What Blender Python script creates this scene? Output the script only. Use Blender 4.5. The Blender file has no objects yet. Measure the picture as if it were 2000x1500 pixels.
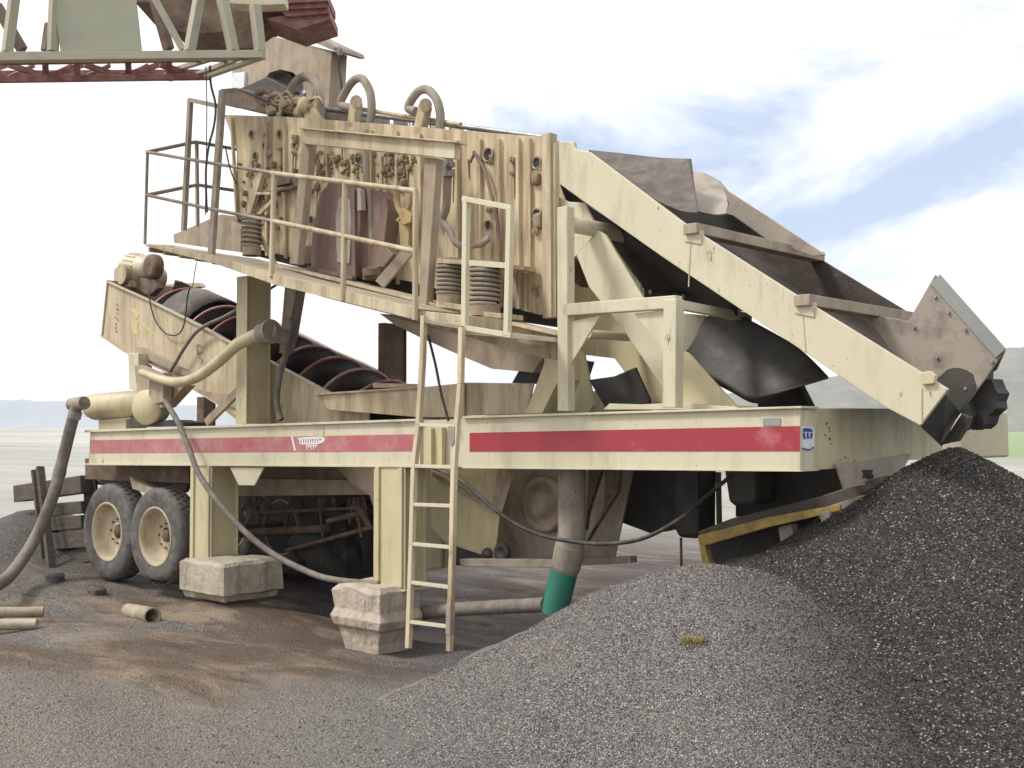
import bpy, bmesh, math, random
import numpy as np
from mathutils import Vector, Matrix, noise as mnoise
random.seed(7); rng = np.random.default_rng(7)
S = bpy.context.scene
col = S.collection

# ---------------------------------------------------------------- camera
F = 2300.0; HEAD = math.radians(41.8); PIT = math.atan(80/F)
CAM = Vector((4.04, -7.59, 2.2))
_d0 = Vector((-math.sin(HEAD), math.cos(HEAD), 0)); _r = Vector((math.cos(HEAD), math.sin(HEAD), 0)); _z = Vector((0,0,1))
_d = _d0*math.cos(PIT) + _z*math.sin(PIT); _u = _z*math.cos(PIT) - _d0*math.sin(PIT)
cd = bpy.data.cameras.new('camera'); cam = bpy.data.objects.new('camera', cd); col.objects.link(cam)
cd.sensor_width = 36; cd.lens = 36*F/2000; cd.clip_start = .05; cd.clip_end = 8000
cam.location = CAM; cam.rotation_euler = (math.pi/2 + PIT, 0, HEAD)
S.camera = cam

# ---------------------------------------------------------------- sky, sun, exposure
SUN_EL, SUN_AZ = math.radians(52), math.radians(218)      # azimuth clockwise from +Y: behind the camera's left shoulder
w = bpy.data.worlds.new('World'); S.world = w; w.use_nodes = True
nt = w.node_tree; N = nt.nodes; L = nt.links; N.clear()
out = N.new('ShaderNodeOutputWorld'); bg = N.new('ShaderNodeBackground')
sky = N.new('ShaderNodeTexSky'); sky.sky_type = 'NISHITA'; sky.sun_disc = False
sky.sun_elevation = SUN_EL; sky.sun_rotation = SUN_AZ; sky.air_density = 1.0; sky.dust_density = .6; sky.ozone_density = 2.2
tc = N.new('ShaderNodeTexCoord')
def wmath(op, a, b=None, c=None, clamp=False):
    n = N.new('ShaderNodeMath'); n.operation = op; n.use_clamp = clamp
    for i, v in enumerate((a, b, c)):
        if v is None: continue
        if isinstance(v, (int, float)): n.inputs[i].default_value = v
        else: L.new(v, n.inputs[i])
    return n.outputs[0]
sep = N.new('ShaderNodeSeparateXYZ'); L.new(tc.outputs['Generated'], sep.inputs[0])
mp = N.new('ShaderNodeMapping'); mp.inputs['Scale'].default_value = (1, 1, 2.0); mp.inputs['Location'].default_value = (.35, .1, .22)
L.new(tc.outputs['Generated'], mp.inputs[0])
nz = N.new('ShaderNodeTexNoise'); nz.inputs['Scale'].default_value = 4.2; nz.inputs['Detail'].default_value = 9; nz.inputs['Roughness'].default_value = .56; nz.inputs['Distortion'].default_value = .35
L.new(mp.outputs[0], nz.inputs[0])
# the white veil is thick towards the left of the view and thins out to the right
right = wmath('ADD', wmath('MULTIPLY', sep.outputs[0], _r.x), wmath('MULTIPLY', sep.outputs[1], _r.y))
fwd = wmath('ADD', wmath('MULTIPLY', sep.outputs[0], _d0.x), wmath('MULTIPLY', sep.outputs[1], _d0.y))
veil = wmath('ADD', wmath('MULTIPLY_ADD', right, -.66, .18), wmath('MAXIMUM', wmath('MULTIPLY_ADD', right, -2.2, -.05), 0.0))
mr = N.new('ShaderNodeMapRange'); mr.inputs['From Min'].default_value = -.12; mr.inputs['From Max'].default_value = .12
v2 = wmath('ADD', wmath('MULTIPLY', wmath('SUBTRACT', nz.outputs[0], .5), 1.5), veil)
hi = wmath('MULTIPLY', wmath('SUBTRACT', wmath('ABSOLUTE', wmath('SUBTRACT', sep.outputs[2], .20)), .065), 3.4)
v3 = wmath('ADD', v2, wmath('MAXIMUM', hi, -.17))
L.new(v3, mr.inputs[0])
skm = N.new('ShaderNodeVectorMath'); skm.operation = 'SCALE'; skm.inputs[3].default_value = .12; L.new(sky.outputs[0], skm.inputs[0])
pale = N.new('ShaderNodeMix'); pale.data_type = 'RGBA'; pale.inputs[0].default_value = .7
L.new(skm.outputs[0], pale.inputs[6]); pale.inputs[7].default_value = (.43, .49, .62, 1)
mx = N.new('ShaderNodeMix'); mx.data_type = 'RGBA'
L.new(mr.outputs[0], mx.inputs[0]); L.new(pale.outputs[2], mx.inputs[6]); mx.inputs[7].default_value = (.84, .85, .87, 1)
L.new(mx.outputs[2], bg.inputs[0]); bg.inputs[1].default_value = 1.0
L.new(bg.outputs[0], out.inputs[0])
sl = bpy.data.lights.new('sun', 'SUN'); sl.energy = 2.1; sl.angle = math.radians(12); sl.color = (1, .96, .9)
so = bpy.data.objects.new('sun', sl); col.objects.link(so)
sd = Vector((math.sin(SUN_AZ)*math.cos(SUN_EL), math.cos(SUN_AZ)*math.cos(SUN_EL), math.sin(SUN_EL)))
so.rotation_euler = sd.to_track_quat('Z', 'Y').to_euler(); so.location = sd*30
S.view_settings.view_transform = 'Standard'; S.view_settings.look = 'None'; S.view_settings.exposure = .64; S.view_settings.gamma = 1
S.render.engine = 'CYCLES'

# ---------------------------------------------------------------- helpers: pixel of the 2000x1500 photo to a point on a plane of the machine
def ray(px, py): return _d + _r*((px-1000)/F) + _u*((750-py)/F)
def W(px, py, y):            # on the upright plane Y = y (along the trailer)
    v = ray(px, py); return CAM + v*((y-CAM.y)/v.y)
def WX(px, py, x):
    v = ray(px, py); return CAM + v*((x-CAM.x)/v.x)
def WZ(px, py, z):
    v = ray(px, py); return CAM + v*((z-CAM.z)/v.z)
def WD(px, py, dd): return CAM + ray(px, py)*dd
def P(pts, y): return [W(a, b, y) for a, b in pts]

class MB:
    def __init__(s): s.v = []; s.f = []; s.sm = []; s.mk = []
    def mark(s): s.mk.append((len(s.v), len(s.f))) if not s.mk or s.mk[-1] != (len(s.v), len(s.f)) else None
    def add(s, vs, fs, smooth=False):
        o = len(s.v); s.v += [Vector(v) for v in vs]; s.f += [tuple(i+o for i in f) for f in fs]; s.sm += [smooth]*len(fs); return s
    def prism(s, pts, vec):
        s.mark()
        n = len(pts); vec = Vector(vec)
        a = [Vector(p) for p in pts]; b = [p+vec for p in a]
        return s.add(a+b, [tuple(range(n)), tuple(range(2*n-1, n-1, -1))] + [(i, (i+1) % n, n+(i+1) % n, n+i) for i in range(n)])
    def box(s, c, d, rz=0):
        s.mark()
        c = Vector(c); hx, hy, hz = [q/2 for q in d]; R = Matrix.Rotation(rz, 3, 'Z')
        vs = [c + R @ Vector((x*hx, y*hy, z*hz)) for z in (-1, 1) for x, y in ((-1,-1),(1,-1),(1,1),(-1,1))]
        return s.add(vs, [(3,2,1,0),(4,5,6,7),(0,1,5,4),(1,2,6,5),(2,3,7,6),(3,0,4,7)])
    def bar(s, p, q, w=.05, h=.05, up=(0,0,1)):
        s.mark()
        p = Vector(p); q = Vector(q); d = (q-p).normalized(); up = Vector(up)
        if abs(d.dot(up)) > .97: up = Vector((1,0,0)) if abs(d.x) < .9 else Vector((0,1,0))
        sx = d.cross(up).normalized()*w/2; sy = sx.cross(d).normalized()*h/2
        vs = [e + a*sx + b*sy for e in (p, q) for a, b in ((-1,-1),(1,-1),(1,1),(-1,1))]
        return s.add(vs, [(3,2,1,0),(4,5,6,7),(0,1,5,4),(1,2,6,5),(2,3,7,6),(3,0,4,7)])
    def tube(s, pts, r, n=12, smooth_path=True, caps=True):
        s.mark()
        pts = [Vector(p) for p in pts]
        rr = r if isinstance(r, (list, tuple)) else [r]*len(pts)
        if smooth_path and len(pts) > 2:
            np_, nr = [], []
            for i in range(len(pts)-1):
                p0 = pts[max(i-1,0)]; p1 = pts[i]; p2 = pts[i+1]; p3 = pts[min(i+2, len(pts)-1)]
                for k in range(7):
                    t = k/7
                    np_.append(.5*((2*p1)+(p2-p0)*t+(2*p0-5*p1+4*p2-p3)*t*t+(3*p1-p0-3*p2+p3)*t**3)); nr.append(rr[i]*(1-t)+rr[i+1]*t)
            np_.append(pts[-1]); nr.append(rr[-1]); pts, rr = np_, nr
        vs = []; t0 = (pts[1]-pts[0]).normalized(); nrm = t0.orthogonal().normalized()
        for i, p in enumerate(pts):
            t = (pts[min(i+1, len(pts)-1)] - pts[max(i-1, 0)]).normalized()
            nrm = (nrm - t*nrm.dot(t)).normalized(); b = t.cross(nrm)
            for k in range(n):
                a = 2*math.pi*k/n; vs.append(p + (nrm*math.cos(a)+b*math.sin(a))*rr[i])
        m = len(pts); fs = [(i*n+k, i*n+(k+1) % n, (i+1)*n+(k+1) % n, (i+1)*n+k) for i in range(m-1) for k in range(n)]
        s.add(vs, fs, True)
        if caps: s.add(vs[:n], [tuple(range(n-1, -1, -1))]); s.add(vs[-n:], [tuple(range(n))])
        return s
    def cyl(s, p, q, r, r2=None, n=24): return s.tube([p, q], [r, r if r2 is None else r2], n, False)
    def lathe(s, c, axis, prof, n=40):     # prof: (offset along the axis, radius)
        s.mark()
        c = Vector(c); ax = Vector(axis).normalized(); a = ax.orthogonal().normalized(); b = ax.cross(a); vs = []
        for o, r in prof:
            for k in range(n):
                t = 2*math.pi*k/n; vs.append(c + ax*o + (a*math.cos(t)+b*math.sin(t))*max(r, 1e-4))
        m = len(prof); return s.add(vs, [(i*n+k, i*n+(k+1) % n, (i+1)*n+(k+1) % n, (i+1)*n+k) for i in range(m-1) for k in range(n)], True)
    def sheet(s, grid, smooth=True):       # grid: rows of points
        s.mark()
        nr, nc = len(grid), len(grid[0]); vs = [p for row in grid for p in row]
        return s.add(vs, [(i*nc+j, i*nc+j+1, (i+1)*nc+j+1, (i+1)*nc+j) for i in range(nr-1) for j in range(nc-1)], smooth)
    def rock(s, c, d, seed=0, sub=3, rough=.12, rz=0):
        s.mark()
        bm = bmesh.new(); bmesh.ops.create_cube(bm, size=1); bmesh.ops.subdivide_edges(bm, edges=bm.edges[:], cuts=sub*3, use_grid_fill=True)
        R = Matrix.Rotation(rz, 3, 'Z'); vs = []
        for v in bm.verts:
            p = v.co.copy(); q = Vector((p.x*d[0], p.y*d[1], p.z*d[2]))
            rnd = p.normalized()*.62; pp = p.lerp(rnd, .14); q = Vector((pp.x*d[0], pp.y*d[1], pp.z*d[2]))
            q += p.normalized()*rough*(mnoise.noise(q*3+Vector((seed*7.3, 0, 0)))+.5*mnoise.noise(q*9+Vector((0, seed*3.1, 0))))
            vs.append(Vector(c)+R @ q)
        fs = [tuple(v.index for v in f.verts) for f in bm.faces]; bm.free()
        return s.add(vs, fs, True)
    def each(s, name, mat, parent=None, bevel=0.0):     # every piece its own part
        e = s.mk+[(len(s.v), len(s.f))]; out_ = []
        for (v0, f0), (v1, f1) in zip(e, e[1:]):
            if f1 <= f0: continue
            q = MB(); q.v = s.v[v0:v1]; q.f = [tuple(i-v0 for i in f) for f in s.f[f0:f1]]; q.sm = s.sm[f0:f1]; out_.append(q.build(name, mat, parent, bevel))
        return out_
    def build(s, name, mat, parent=None, bevel=0.0, solid=0.0, label=None):
        org = ORG.get(parent.name, Vector()) if parent else Vector()
        me = bpy.data.meshes.new(name); me.from_pydata([tuple(v-org) for v in s.v], [], s.f)
        me.polygons.foreach_set('use_smooth', s.sm)
        bm = bmesh.new(); bm.from_mesh(me); bmesh.ops.recalc_face_normals(bm, faces=bm.faces[:]); bm.to_mesh(me); bm.free()
        me.materials.append(mat); me.update()
        o = bpy.data.objects.new(name, me); col.objects.link(o)
        if parent: o.parent = parent; ORG[o.name] = org
        if solid: m = o.modifiers.new('solidify', 'SOLIDIFY'); m.thickness = solid; m.offset = 0
        if bevel: m = o.modifiers.new('bevel', 'BEVEL'); m.width = bevel; m.segments = 2; m.limit_method = 'ANGLE'; m.angle_limit = math.radians(40)
        if label: o['label'] = label
        return o
ORG = {}
def thing(name, label, cat, loc, group=None):
    o = bpy.data.objects.new(name, None); col.objects.link(o); o.location = loc; o.empty_display_size = .2
    ORG[o.name] = Vector(loc); o['label'] = label; o['category'] = cat
    if group: o['group'] = group
    return o
def tag(o, label, cat, group=None, kind=None):
    o['label'] = label; o['category'] = cat
    if group: o['group'] = group
    if kind: o['kind'] = kind
    return o

# ---------------------------------------------------------------- materials
def material(name, base, base2=None, dirt=None, amt=.3, scale=3.0, streak=1.0, rough=.55, bump=.15, fine=40, metal=0.0, speck=0.0, speck_col=(.2,.09,.04), runs=0.0):
    m = bpy.data.materials.new(name); m.use_nodes = True; nt = m.node_tree; n = nt.nodes; l = nt.links
    b = n['Principled BSDF']; b.inputs['Metallic'].default_value = metal
    tc = n.new('ShaderNodeTexCoord'); mp = n.new('ShaderNodeMapping'); mp.inputs['Scale'].default_value = (1, 1, 1/streak)
    l.new(tc.outputs['Object'], mp.inputs[0])
    def noise(sc, det, vec, ro=.6):
        q = n.new('ShaderNodeTexNoise'); q.inputs['Scale'].default_value = sc; q.inputs['Detail'].default_value = det; q.inputs['Roughness'].default_value = ro; l.new(vec, q.inputs[0]); return q.outputs[0]
    def ramp(x, a, bb):
        r = n.new('ShaderNodeMapRange'); r.inputs[1].default_value = a; r.inputs[2].default_value = bb; l.new(x, r.inputs[0]); return r.outputs[0]
    def mix(f, a, bb):
        q = n.new('ShaderNodeMix'); q.data_type = 'RGBA'
        if isinstance(f, float): q.inputs[0].default_value = f
        else: l.new(f, q.inputs[0])
        for i, c in ((6, a), (7, bb)):
            if isinstance(c, tuple): q.inputs[i].default_value = (*c, 1)
            else: l.new(c, q.inputs[i])
        return q.outputs[2]
    c1 = mix(ramp(noise(scale*.5, 5, tc.outputs['Object']), .35, .65), base, base2 or tuple(x*.88 for x in base))
    if dirt:
        c1 = mix(ramp(noise(scale*2.2, 9, mp.outputs[0], .68), .62-amt*.5, .86-amt*.35), c1, dirt)
    if runs:
        m2 = n.new('ShaderNodeMapping'); m2.inputs['Scale'].default_value = (1, 1, .07); l.new(tc.outputs['Object'], m2.inputs[0])
        r1 = ramp(noise(17, 3, m2.outputs[0], .6), .60, .72); r2 = ramp(noise(1.9, 4, tc.outputs['Object']), .48, .66)
        q = n.new('ShaderNodeMath'); q.operation = 'MULTIPLY'; l.new(r1, q.inputs[0]); l.new(r2, q.inputs[1]); q2 = n.new('ShaderNodeMath'); q2.operation = 'MULTIPLY'; l.new(q.outputs[0], q2.inputs[0]); q2.inputs[1].default_value = runs
        c1 = mix(q2.outputs[0], c1, (.27,.15,.07))
        ge = n.new('ShaderNodeNewGeometry'); sz = n.new('ShaderNodeSeparateXYZ'); l.new(ge.outputs['True Normal'], sz.inputs[0])
        c1 = mix(ramp(sz.outputs[2], .55, .9), c1, (.40,.33,.245))
        # chipped spots: small bare patches
        v = n.new('ShaderNodeTexVoronoi'); v.inputs['Scale'].default_value = 9; l.new(tc.outputs['Object'], v.inputs[0])
        nn = noise(60, 4, tc.outputs['Object']); a2 = n.new('ShaderNodeMath'); a2.operation = 'MULTIPLY_ADD'; l.new(nn, a2.inputs[0]); a2.inputs[1].default_value = .09; l.new(v.outputs['Distance'], a2.inputs[2])
        f2 = n.new('ShaderNodeMapRange'); f2.inputs[1].default_value = .105; f2.inputs[2].default_value = .085; f2.inputs[3].default_value = 0; f2.inputs[4].default_value = .75; l.new(a2.outputs[0], f2.inputs[0])
        c1 = mix(f2.outputs[0], c1, (.16,.10,.06))
    if speck:
        c1 = mix(ramp(noise(scale*7, 6, mp.outputs[0], .7), .70-speck*.1, .74-speck*.1), c1, speck_col)
    l.new(c1, b.inputs['Base Color'])
    rn = noise(fine*.4, 4, tc.outputs['Object']); q = n.new('ShaderNodeMapRange'); q.inputs[3].default_value = max(rough-.15, .05); q.inputs[4].default_value = min(rough+.2, 1); l.new(rn, q.inputs[0]); l.new(q.outputs[0], b.inputs['Roughness'])
    if bump:
        bu = n.new('ShaderNodeBump'); bu.inputs['Strength'].default_value = bump; bu.inputs['Distance'].default_value = .02
        l.new(noise(fine, 6, mp.outputs[0]), bu.inputs['Height']); l.new(bu.outputs[0], b.inputs['Normal'])
    return m
M = {}
M['cream'] = material('cream_paint', (.615,.565,.41), (.585,.53,.37), (.40,.33,.22), .22, 1.7, 3.5, .42, .06, 20, speck=.35, runs=.45)
M['cream_yellow'] = material('yellowed_cream_paint', (.58,.51,.31), (.52,.46,.28), (.36,.29,.17), .3, 2.0, 4, .5, .08, 24, speck=.3, runs=.5)
M['cream_dusty'] = material('dusty_cream_paint', (.63,.54,.375), (.53,.445,.30), (.28,.2,.12), .45, 2.4, 6, .8, .35, 30, speck=.5, runs=.4)
M['screen'] = material('mud_streaked_cream_steel', (.68,.57,.37), (.55,.45,.285), (.22,.145,.09), .42, 3.6, 10, .85, .7, 26, speck=.55, runs=.8)
M['tan'] = material('dusty_tan_steel', (.44,.36,.265), (.36,.29,.215), (.22,.16,.11), .4, 2.5, 2, .85, .3, 35)
M['grey_tan'] = material('dusty_grey_pipe_steel', (.30,.25,.20), (.36,.31,.25), (.17,.13,.1), .4, 3, 2, .8, .25, 30, speck=.3)
M['brown'] = material('mud_brown_steel', (.16,.11,.075), (.22,.155,.105), (.08,.05,.035), .5, 2.5, 1, .85, .4, 30)
M['brown_mud'] = material('drying_brown_mud', (.25,.18,.115), (.34,.26,.175), (.15,.10,.065), .4, 6, 1, .9, .5, 60)
M['rust'] = material('rusty_chute_liner', (.035,.028,.023), (.07,.053,.041), (.12,.07,.04), .2, 5, 1, .75, .5, 60, speck=.8, speck_col=(.33,.15,.07))
M['maroon'] = material('dusty_maroon_guard', (.15,.085,.075), (.19,.12,.10), (.27,.20,.15), .35, 2.0, 4, .7, .15, 30)
M['maroon_truss'] = material('maroon_truss_paint', (.20,.055,.055), (.25,.10,.09), (.35,.25,.2), .35, 3, 1, .7, .2, 30)
M['screw'] = material('dark_screw_shoe', (.022,.014,.016), (.04,.025,.028), (.10,.055,.045), .35, 3, 1, .4, .2, 20)
M['flight_edge'] = material('worn_flight_edge', (.40,.07,.07), (.58,.40,.37), None, 0, 3, 1, .45, .1, 30)
M['rubber'] = material('black_rubber', (.012,.011,.011), (.022,.02,.018), (.05,.042,.035), .3, 2.5, 1, .55, .15, 30)
M['rubber_grey'] = material('dusty_rubber_sheet', (.038,.034,.030), (.055,.048,.042), (.10,.085,.07), .25, 1.6, 1, .55, .12, 25)
M['belt'] = material('worn_brown_belt', (.10,.078,.062), (.05,.042,.036), (.19,.155,.12), .35, 1.8, 1, .6, .12, 25)
M['tyre'] = material('dusty_tyre_rubber', (.06,.057,.058), (.10,.095,.093), (.20,.17,.14), .4, 4, 1, .8, .3, 60)
M['hose'] = material('grey_rubber_hose', (.12,.105,.09), (.16,.14,.12), (.25,.21,.17), .4, 4, 1, .75, .2, 60)
M['cable'] = material('black_cable', (.03,.028,.027), None, (.12,.10,.08), .3, 5, 1, .6, .1, 40)
M['stripe'] = material('red_stripe_paint', (.35,.03,.045), (.32,.042,.055), (.55,.26,.24), .05, 1.2, 1, .4, .02, 20, speck=.1, speck_col=(.6,.45,.38))
M['stripe_old'] = material('faded_red_stripe_paint', (.44,.10,.125), (.40,.14,.15), (.48,.30,.27), .35, 1.4, 1, .55, .04, 20)
M['white'] = material('white_decal', (.75,.76,.76), None, (.5,.45,.4), .2, 6, 1, .5, 0)
M['blue'] = material('blue_decal', (.03,.07,.33), None, (.6,.62,.65), .15, 9, 1, .5, 0)
M['cover'] = material('grey_cover_plate', (.30,.30,.28), None, None, 0, 3, 1, .5, .05)
M['wet'] = material('stained_tan_plate', (.37,.315,.26), (.31,.26,.21), (.10,.075,.06), .22, 1.5, 1, .55, .1, 40, speck=.2)
M['yellow'] = material('worn_yellow_paint', (.50,.33,.06), (.42,.30,.09), (.15,.11,.07), .42, 3, 1, .7, .2, 30, speck=.5)
M['valve'] = material('yellow_fittings', (.40,.29,.12), (.34,.26,.15), (.22,.15,.08), .3, 4, 1, .6, .1)
M['green'] = material('green_pvc_sleeve', (.03,.235,.16), (.04,.20,.14), (.12,.17,.12), .2, 3, 1, .5, .05, 20)
M['concrete'] = material('rough_concrete', (.45,.40,.31), (.36,.32,.25), (.20,.15,.105), .3, 2.6, 1, .95, .8, 22)
M['concrete_pink'] = material('pinkish_rough_concrete', (.52,.43,.34), (.44,.37,.30), (.28,.21,.155), .3, 2.6, 1, .95, .8, 22)
M['timber'] = material('weathered_timber', (.11,.09,.072), (.07,.056,.045), (.17,.14,.105), .35, 2.5, .2, .9, .6, 50)
M['pvc'] = material('muddy_pale_pipe', (.42,.38,.29), (.34,.29,.21), (.24,.17,.1), .45, 3, 1, .7, .15, 30)
M['metal'] = material('dull_galvanised_metal', (.30,.30,.31), (.38,.38,.38), (.22,.18,.14), .4, 5, 1, .45, .1, 30, metal=.5)
M['tag_red'] = material('faded_red_lettering', (.42,.16,.09), None, (.6,.5,.35), .3, 8, 1, .7, 0)
M['tag_yellow'] = material('faded_yellow_lettering', (.60,.50,.22), None, (.6,.5,.35), .3, 8, 1, .7, 0)
M['plastic'] = material('crumpled_pale_plastic', (.62,.6,.57), (.5,.47,.44), (.2,.17,.14), .4, 6, 1, .5, .3, 30)
M['green_tint'] = material('pale_green_spray_pipe', (.42,.43,.33), (.36,.35,.26), (.3,.24,.16), .3, 4, 1, .6, .1)
M['weed'] = material('dry_yellow_weed', (.32,.22,.07), (.2,.16,.05), None, 0, 20, 1, .9, 0)

# ---------------------------------------------------------------- ground and piles (heights)
def sm(a, b, x):
    t = np.clip((x-a)/(b-a), 0, 1); return t*t*(3-2*t)
def fbm(x, y, s, o=4, seed=0):
    r = np.zeros_like(x); a = 1.0; rg = np.random.default_rng(seed)
    for _ in range(o):
        for _k in range(3):
            th = rg.uniform(0, 2*np.pi); ph = rg.uniform(0, 2*np.pi); kx, ky = np.cos(th)*s, np.sin(th)*s
            r += a*np.sin(kx*x+ky*y+ph+1.3*np.sin(ky*x*.7-kx*y*.7+ph*2))/3
        s *= 2.1; a *= .5
    return r
_a = W(1862, 872, 1.15); _b = WD(1385, 1106, 7.5); AA = (_a.x, _a.y); AB = (_b.x, _b.y)
def gz(x, y):
    x = np.asarray(x, float); y = np.asarray(y, float)
    z = .10 + .30*sm(-.5, -2.4, y)*sm(-9.5, -3.2, x) + .06*sm(-1.5, -3, y)
    z = z + .13*sm(-7.5, -9.5, x)*sm(-2.5, -.3, y) + .22*np.exp(-(((x+6.9)/1.0)**2+((y+.1)/.5)**2))
    z = z + .45*np.exp(-(((x+12.4)/1.3)**2+((y-.4)/.9)**2))            # dark bank at the far left
    z = z - .12*sm(.3, 1.2, y)*sm(4.5, 2.5, y)*sm(-7.6, -6.6, x)*sm(-2.5, -3.5, x)
    z = z + .10*np.exp(-(np.hypot(x-AB[0], y-AB[1])/2.35)**2) - .25*sm(-4.2, -1.5, x)*sm(-1.2, -3.2, y)
    near = sm(16, 9, np.hypot(x+3, y))
    # shallow ruts and drifts running past the machine
    z = z + near*sm(-.6,-1.6,y)*(.045*np.sin(1.9*(y*.9+x*.28)+.8*np.sin(x*.6))+.02*np.sin(5.3*(y+x*.2)+np.sin(x*1.3)))
    z = z + near*(.035*fbm(x, y, 1.3, 3, 1) + .012*fbm(x, y, 6, 3, 2))
    far = sm(25, 400, np.hypot(x-CAM.x, y-CAM.y)); z = z + far*(.5*fbm(x, y, .015, 3, 5)) - .25*sm(14, 40, np.hypot(x-CAM.x, y-CAM.y))
    return z
# ground sheet: fine near the machine, coarse out to the horizon
def axis(a, b, st, far):
    mid = list(np.arange(a, b, st)); lo = []; hi = []; q = a; s_ = st
    while q > -far: s_ *= 1.16; q -= s_; lo.append(q)
    q = b; s_ = st
    while q < far: s_ *= 1.16; q += s_; hi.append(q)
    return np.array(lo[::-1]+mid+hi)
def grid_mesh(name, X, Y, Z, mat):
    nx, ny = X.shape[1], X.shape[0]
    me = bpy.data.meshes.new(name); v = np.stack([X, Y, Z], -1).reshape(-1, 3)
    i, j = np.meshgrid(np.arange(ny-1), np.arange(nx-1), indexing='ij'); a = (i*nx+j).ravel()
    f = np.stack([a, a+1, a+nx+1, a+nx], 1)
    me.vertices.add(len(v)); me.vertices.foreach_set('co', v.ravel())
    me.loops.add(f.size); me.loops.foreach_set('vertex_index', f.ravel().astype(np.int32))
    me.polygons.add(len(f)); me.polygons.foreach_set('loop_start', np.arange(0, f.size, 4, dtype=np.int32))
    me.update(calc_edges=True); me.polygons.foreach_set('use_smooth', np.ones(len(f), bool)); me.materials.append(mat)
    o = bpy.data.objects.new(name, me); col.objects.link(o); return o

def gravel_mat(name, cols, scale=90, patch=None, stone=False, wet=None):
    """crushed stone: every Voronoi cell (or every loose stone) gets its own grey-brown tone"""
    m = bpy.data.materials.new(name); m.use_nodes = True; nt = m.node_tree; n = nt.nodes; l = nt.links
    b = n['Principled BSDF']; b.inputs['Roughness'].default_value = .85
    tc = n.new('ShaderNodeTexCoord'); cr = n.new('ShaderNodeValToRGB'); e = cr.color_ramp; e.interpolation = 'CONSTANT'
    while len(e.elements) < len(cols): e.elements.new(.5)
    for k, (p, c) in enumerate(cols): e.elements[k].position = p; e.elements[k].color = (*c, 1)
    if stone:
        g = n.new('ShaderNodeNewGeometry'); l.new(g.outputs['Random Per Island'], cr.inputs[0]); c = cr.outputs[0]
    else:
        vo = n.new('ShaderNodeTexVoronoi'); vo.inputs['Scale'].default_value = scale; l.new(tc.outputs['Object'], vo.inputs[0])
        sp = n.new('ShaderNodeSeparateColor'); l.new(vo.outputs['Color'], sp.inputs[0]); l.new(sp.outputs[0], cr.inputs[0])
        c = cr.outputs[0]
        v2 = n.new('ShaderNodeTexVoronoi'); v2.inputs['Scale'].default_value = scale*.45; l.new(tc.outputs['Object'], v2.inputs[0])
        ad = n.new('ShaderNodeMath'); ad.operation = 'ADD'; l.new(vo.outputs['Distance'], ad.inputs[0]); l.new(v2.outputs['Distance'], ad.inputs[1])
        bu = n.new('ShaderNodeBump'); bu.invert = True; bu.inputs['Strength'].default_value = .9; bu.inputs['Distance'].default_value = 1.2/scale; l.new(ad.outputs[0], bu.inputs['Height']); l.new(bu.outputs[0], b.inputs['Normal'])
    for (sc, lo, hi, cc, fac) in (patch or []):
        q = n.new('ShaderNodeTexNoise'); q.inputs['Scale'].default_value = sc; q.inputs['Detail'].default_value = 7; q.inputs['Roughness'].default_value = .62
        mp = n.new('ShaderNodeMapping'); mp.inputs['Location'].default_value = (sc*3.1, 2, 0); mp.inputs['Rotation'].default_value = (0, 0, .35); mp.inputs['Scale'].default_value = (.55, 1.5, 1)
        l.new(tc.outputs['Object'], mp.inputs[0]); l.new(mp.outputs[0], q.inputs[0])
        r = n.new('ShaderNodeMapRange'); r.inputs[1].default_value = lo; r.inputs[2].default_value = hi; r.inputs[4].default_value = fac; l.new(q.outputs[0], r.inputs[0])
        x = n.new('ShaderNodeMix'); x.data_type = 'RGBA'; l.new(r.outputs[0], x.inputs[0]); l.new(c, x.inputs[6]); x.inputs[7].default_value = (*cc, 1); c = x.outputs[2]
    l.new(c, b.inputs['Base Color'])
    return m, nt, c, b, tc
CG = [(0,(.06,.053,.05)),(.25,(.12,.107,.096)),(.5,(.18,.16,.14)),(.72,(.09,.08,.073)),(.84,(.25,.225,.195)),(.95,(.36,.33,.29))]
CD = [(0,(.014,.012,.011)),(.30,(.028,.024,.021)),(.56,(.062,.050,.041)),(.72,(.020,.017,.015)),(.88,(.14,.11,.085)),(.96,(.36,.30,.23))]
CL = [(0,(.050,.044,.042)),(.24,(.13,.117,.11)),(.48,(.205,.185,.172)),(.68,(.08,.072,.067)),(.84,(.28,.25,.225)),(.95,(.50,.45,.39))]
MG, nt_, c_, b_, tc_ = gravel_mat('ground_gravel_and_mud', CG, 75, [(.5,.42,.54,(.10,.062,.036),.92),(1.4,.50,.64,(.27,.20,.135),.85),(2.6,.60,.68,(.035,.027,.022),.75)])
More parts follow.
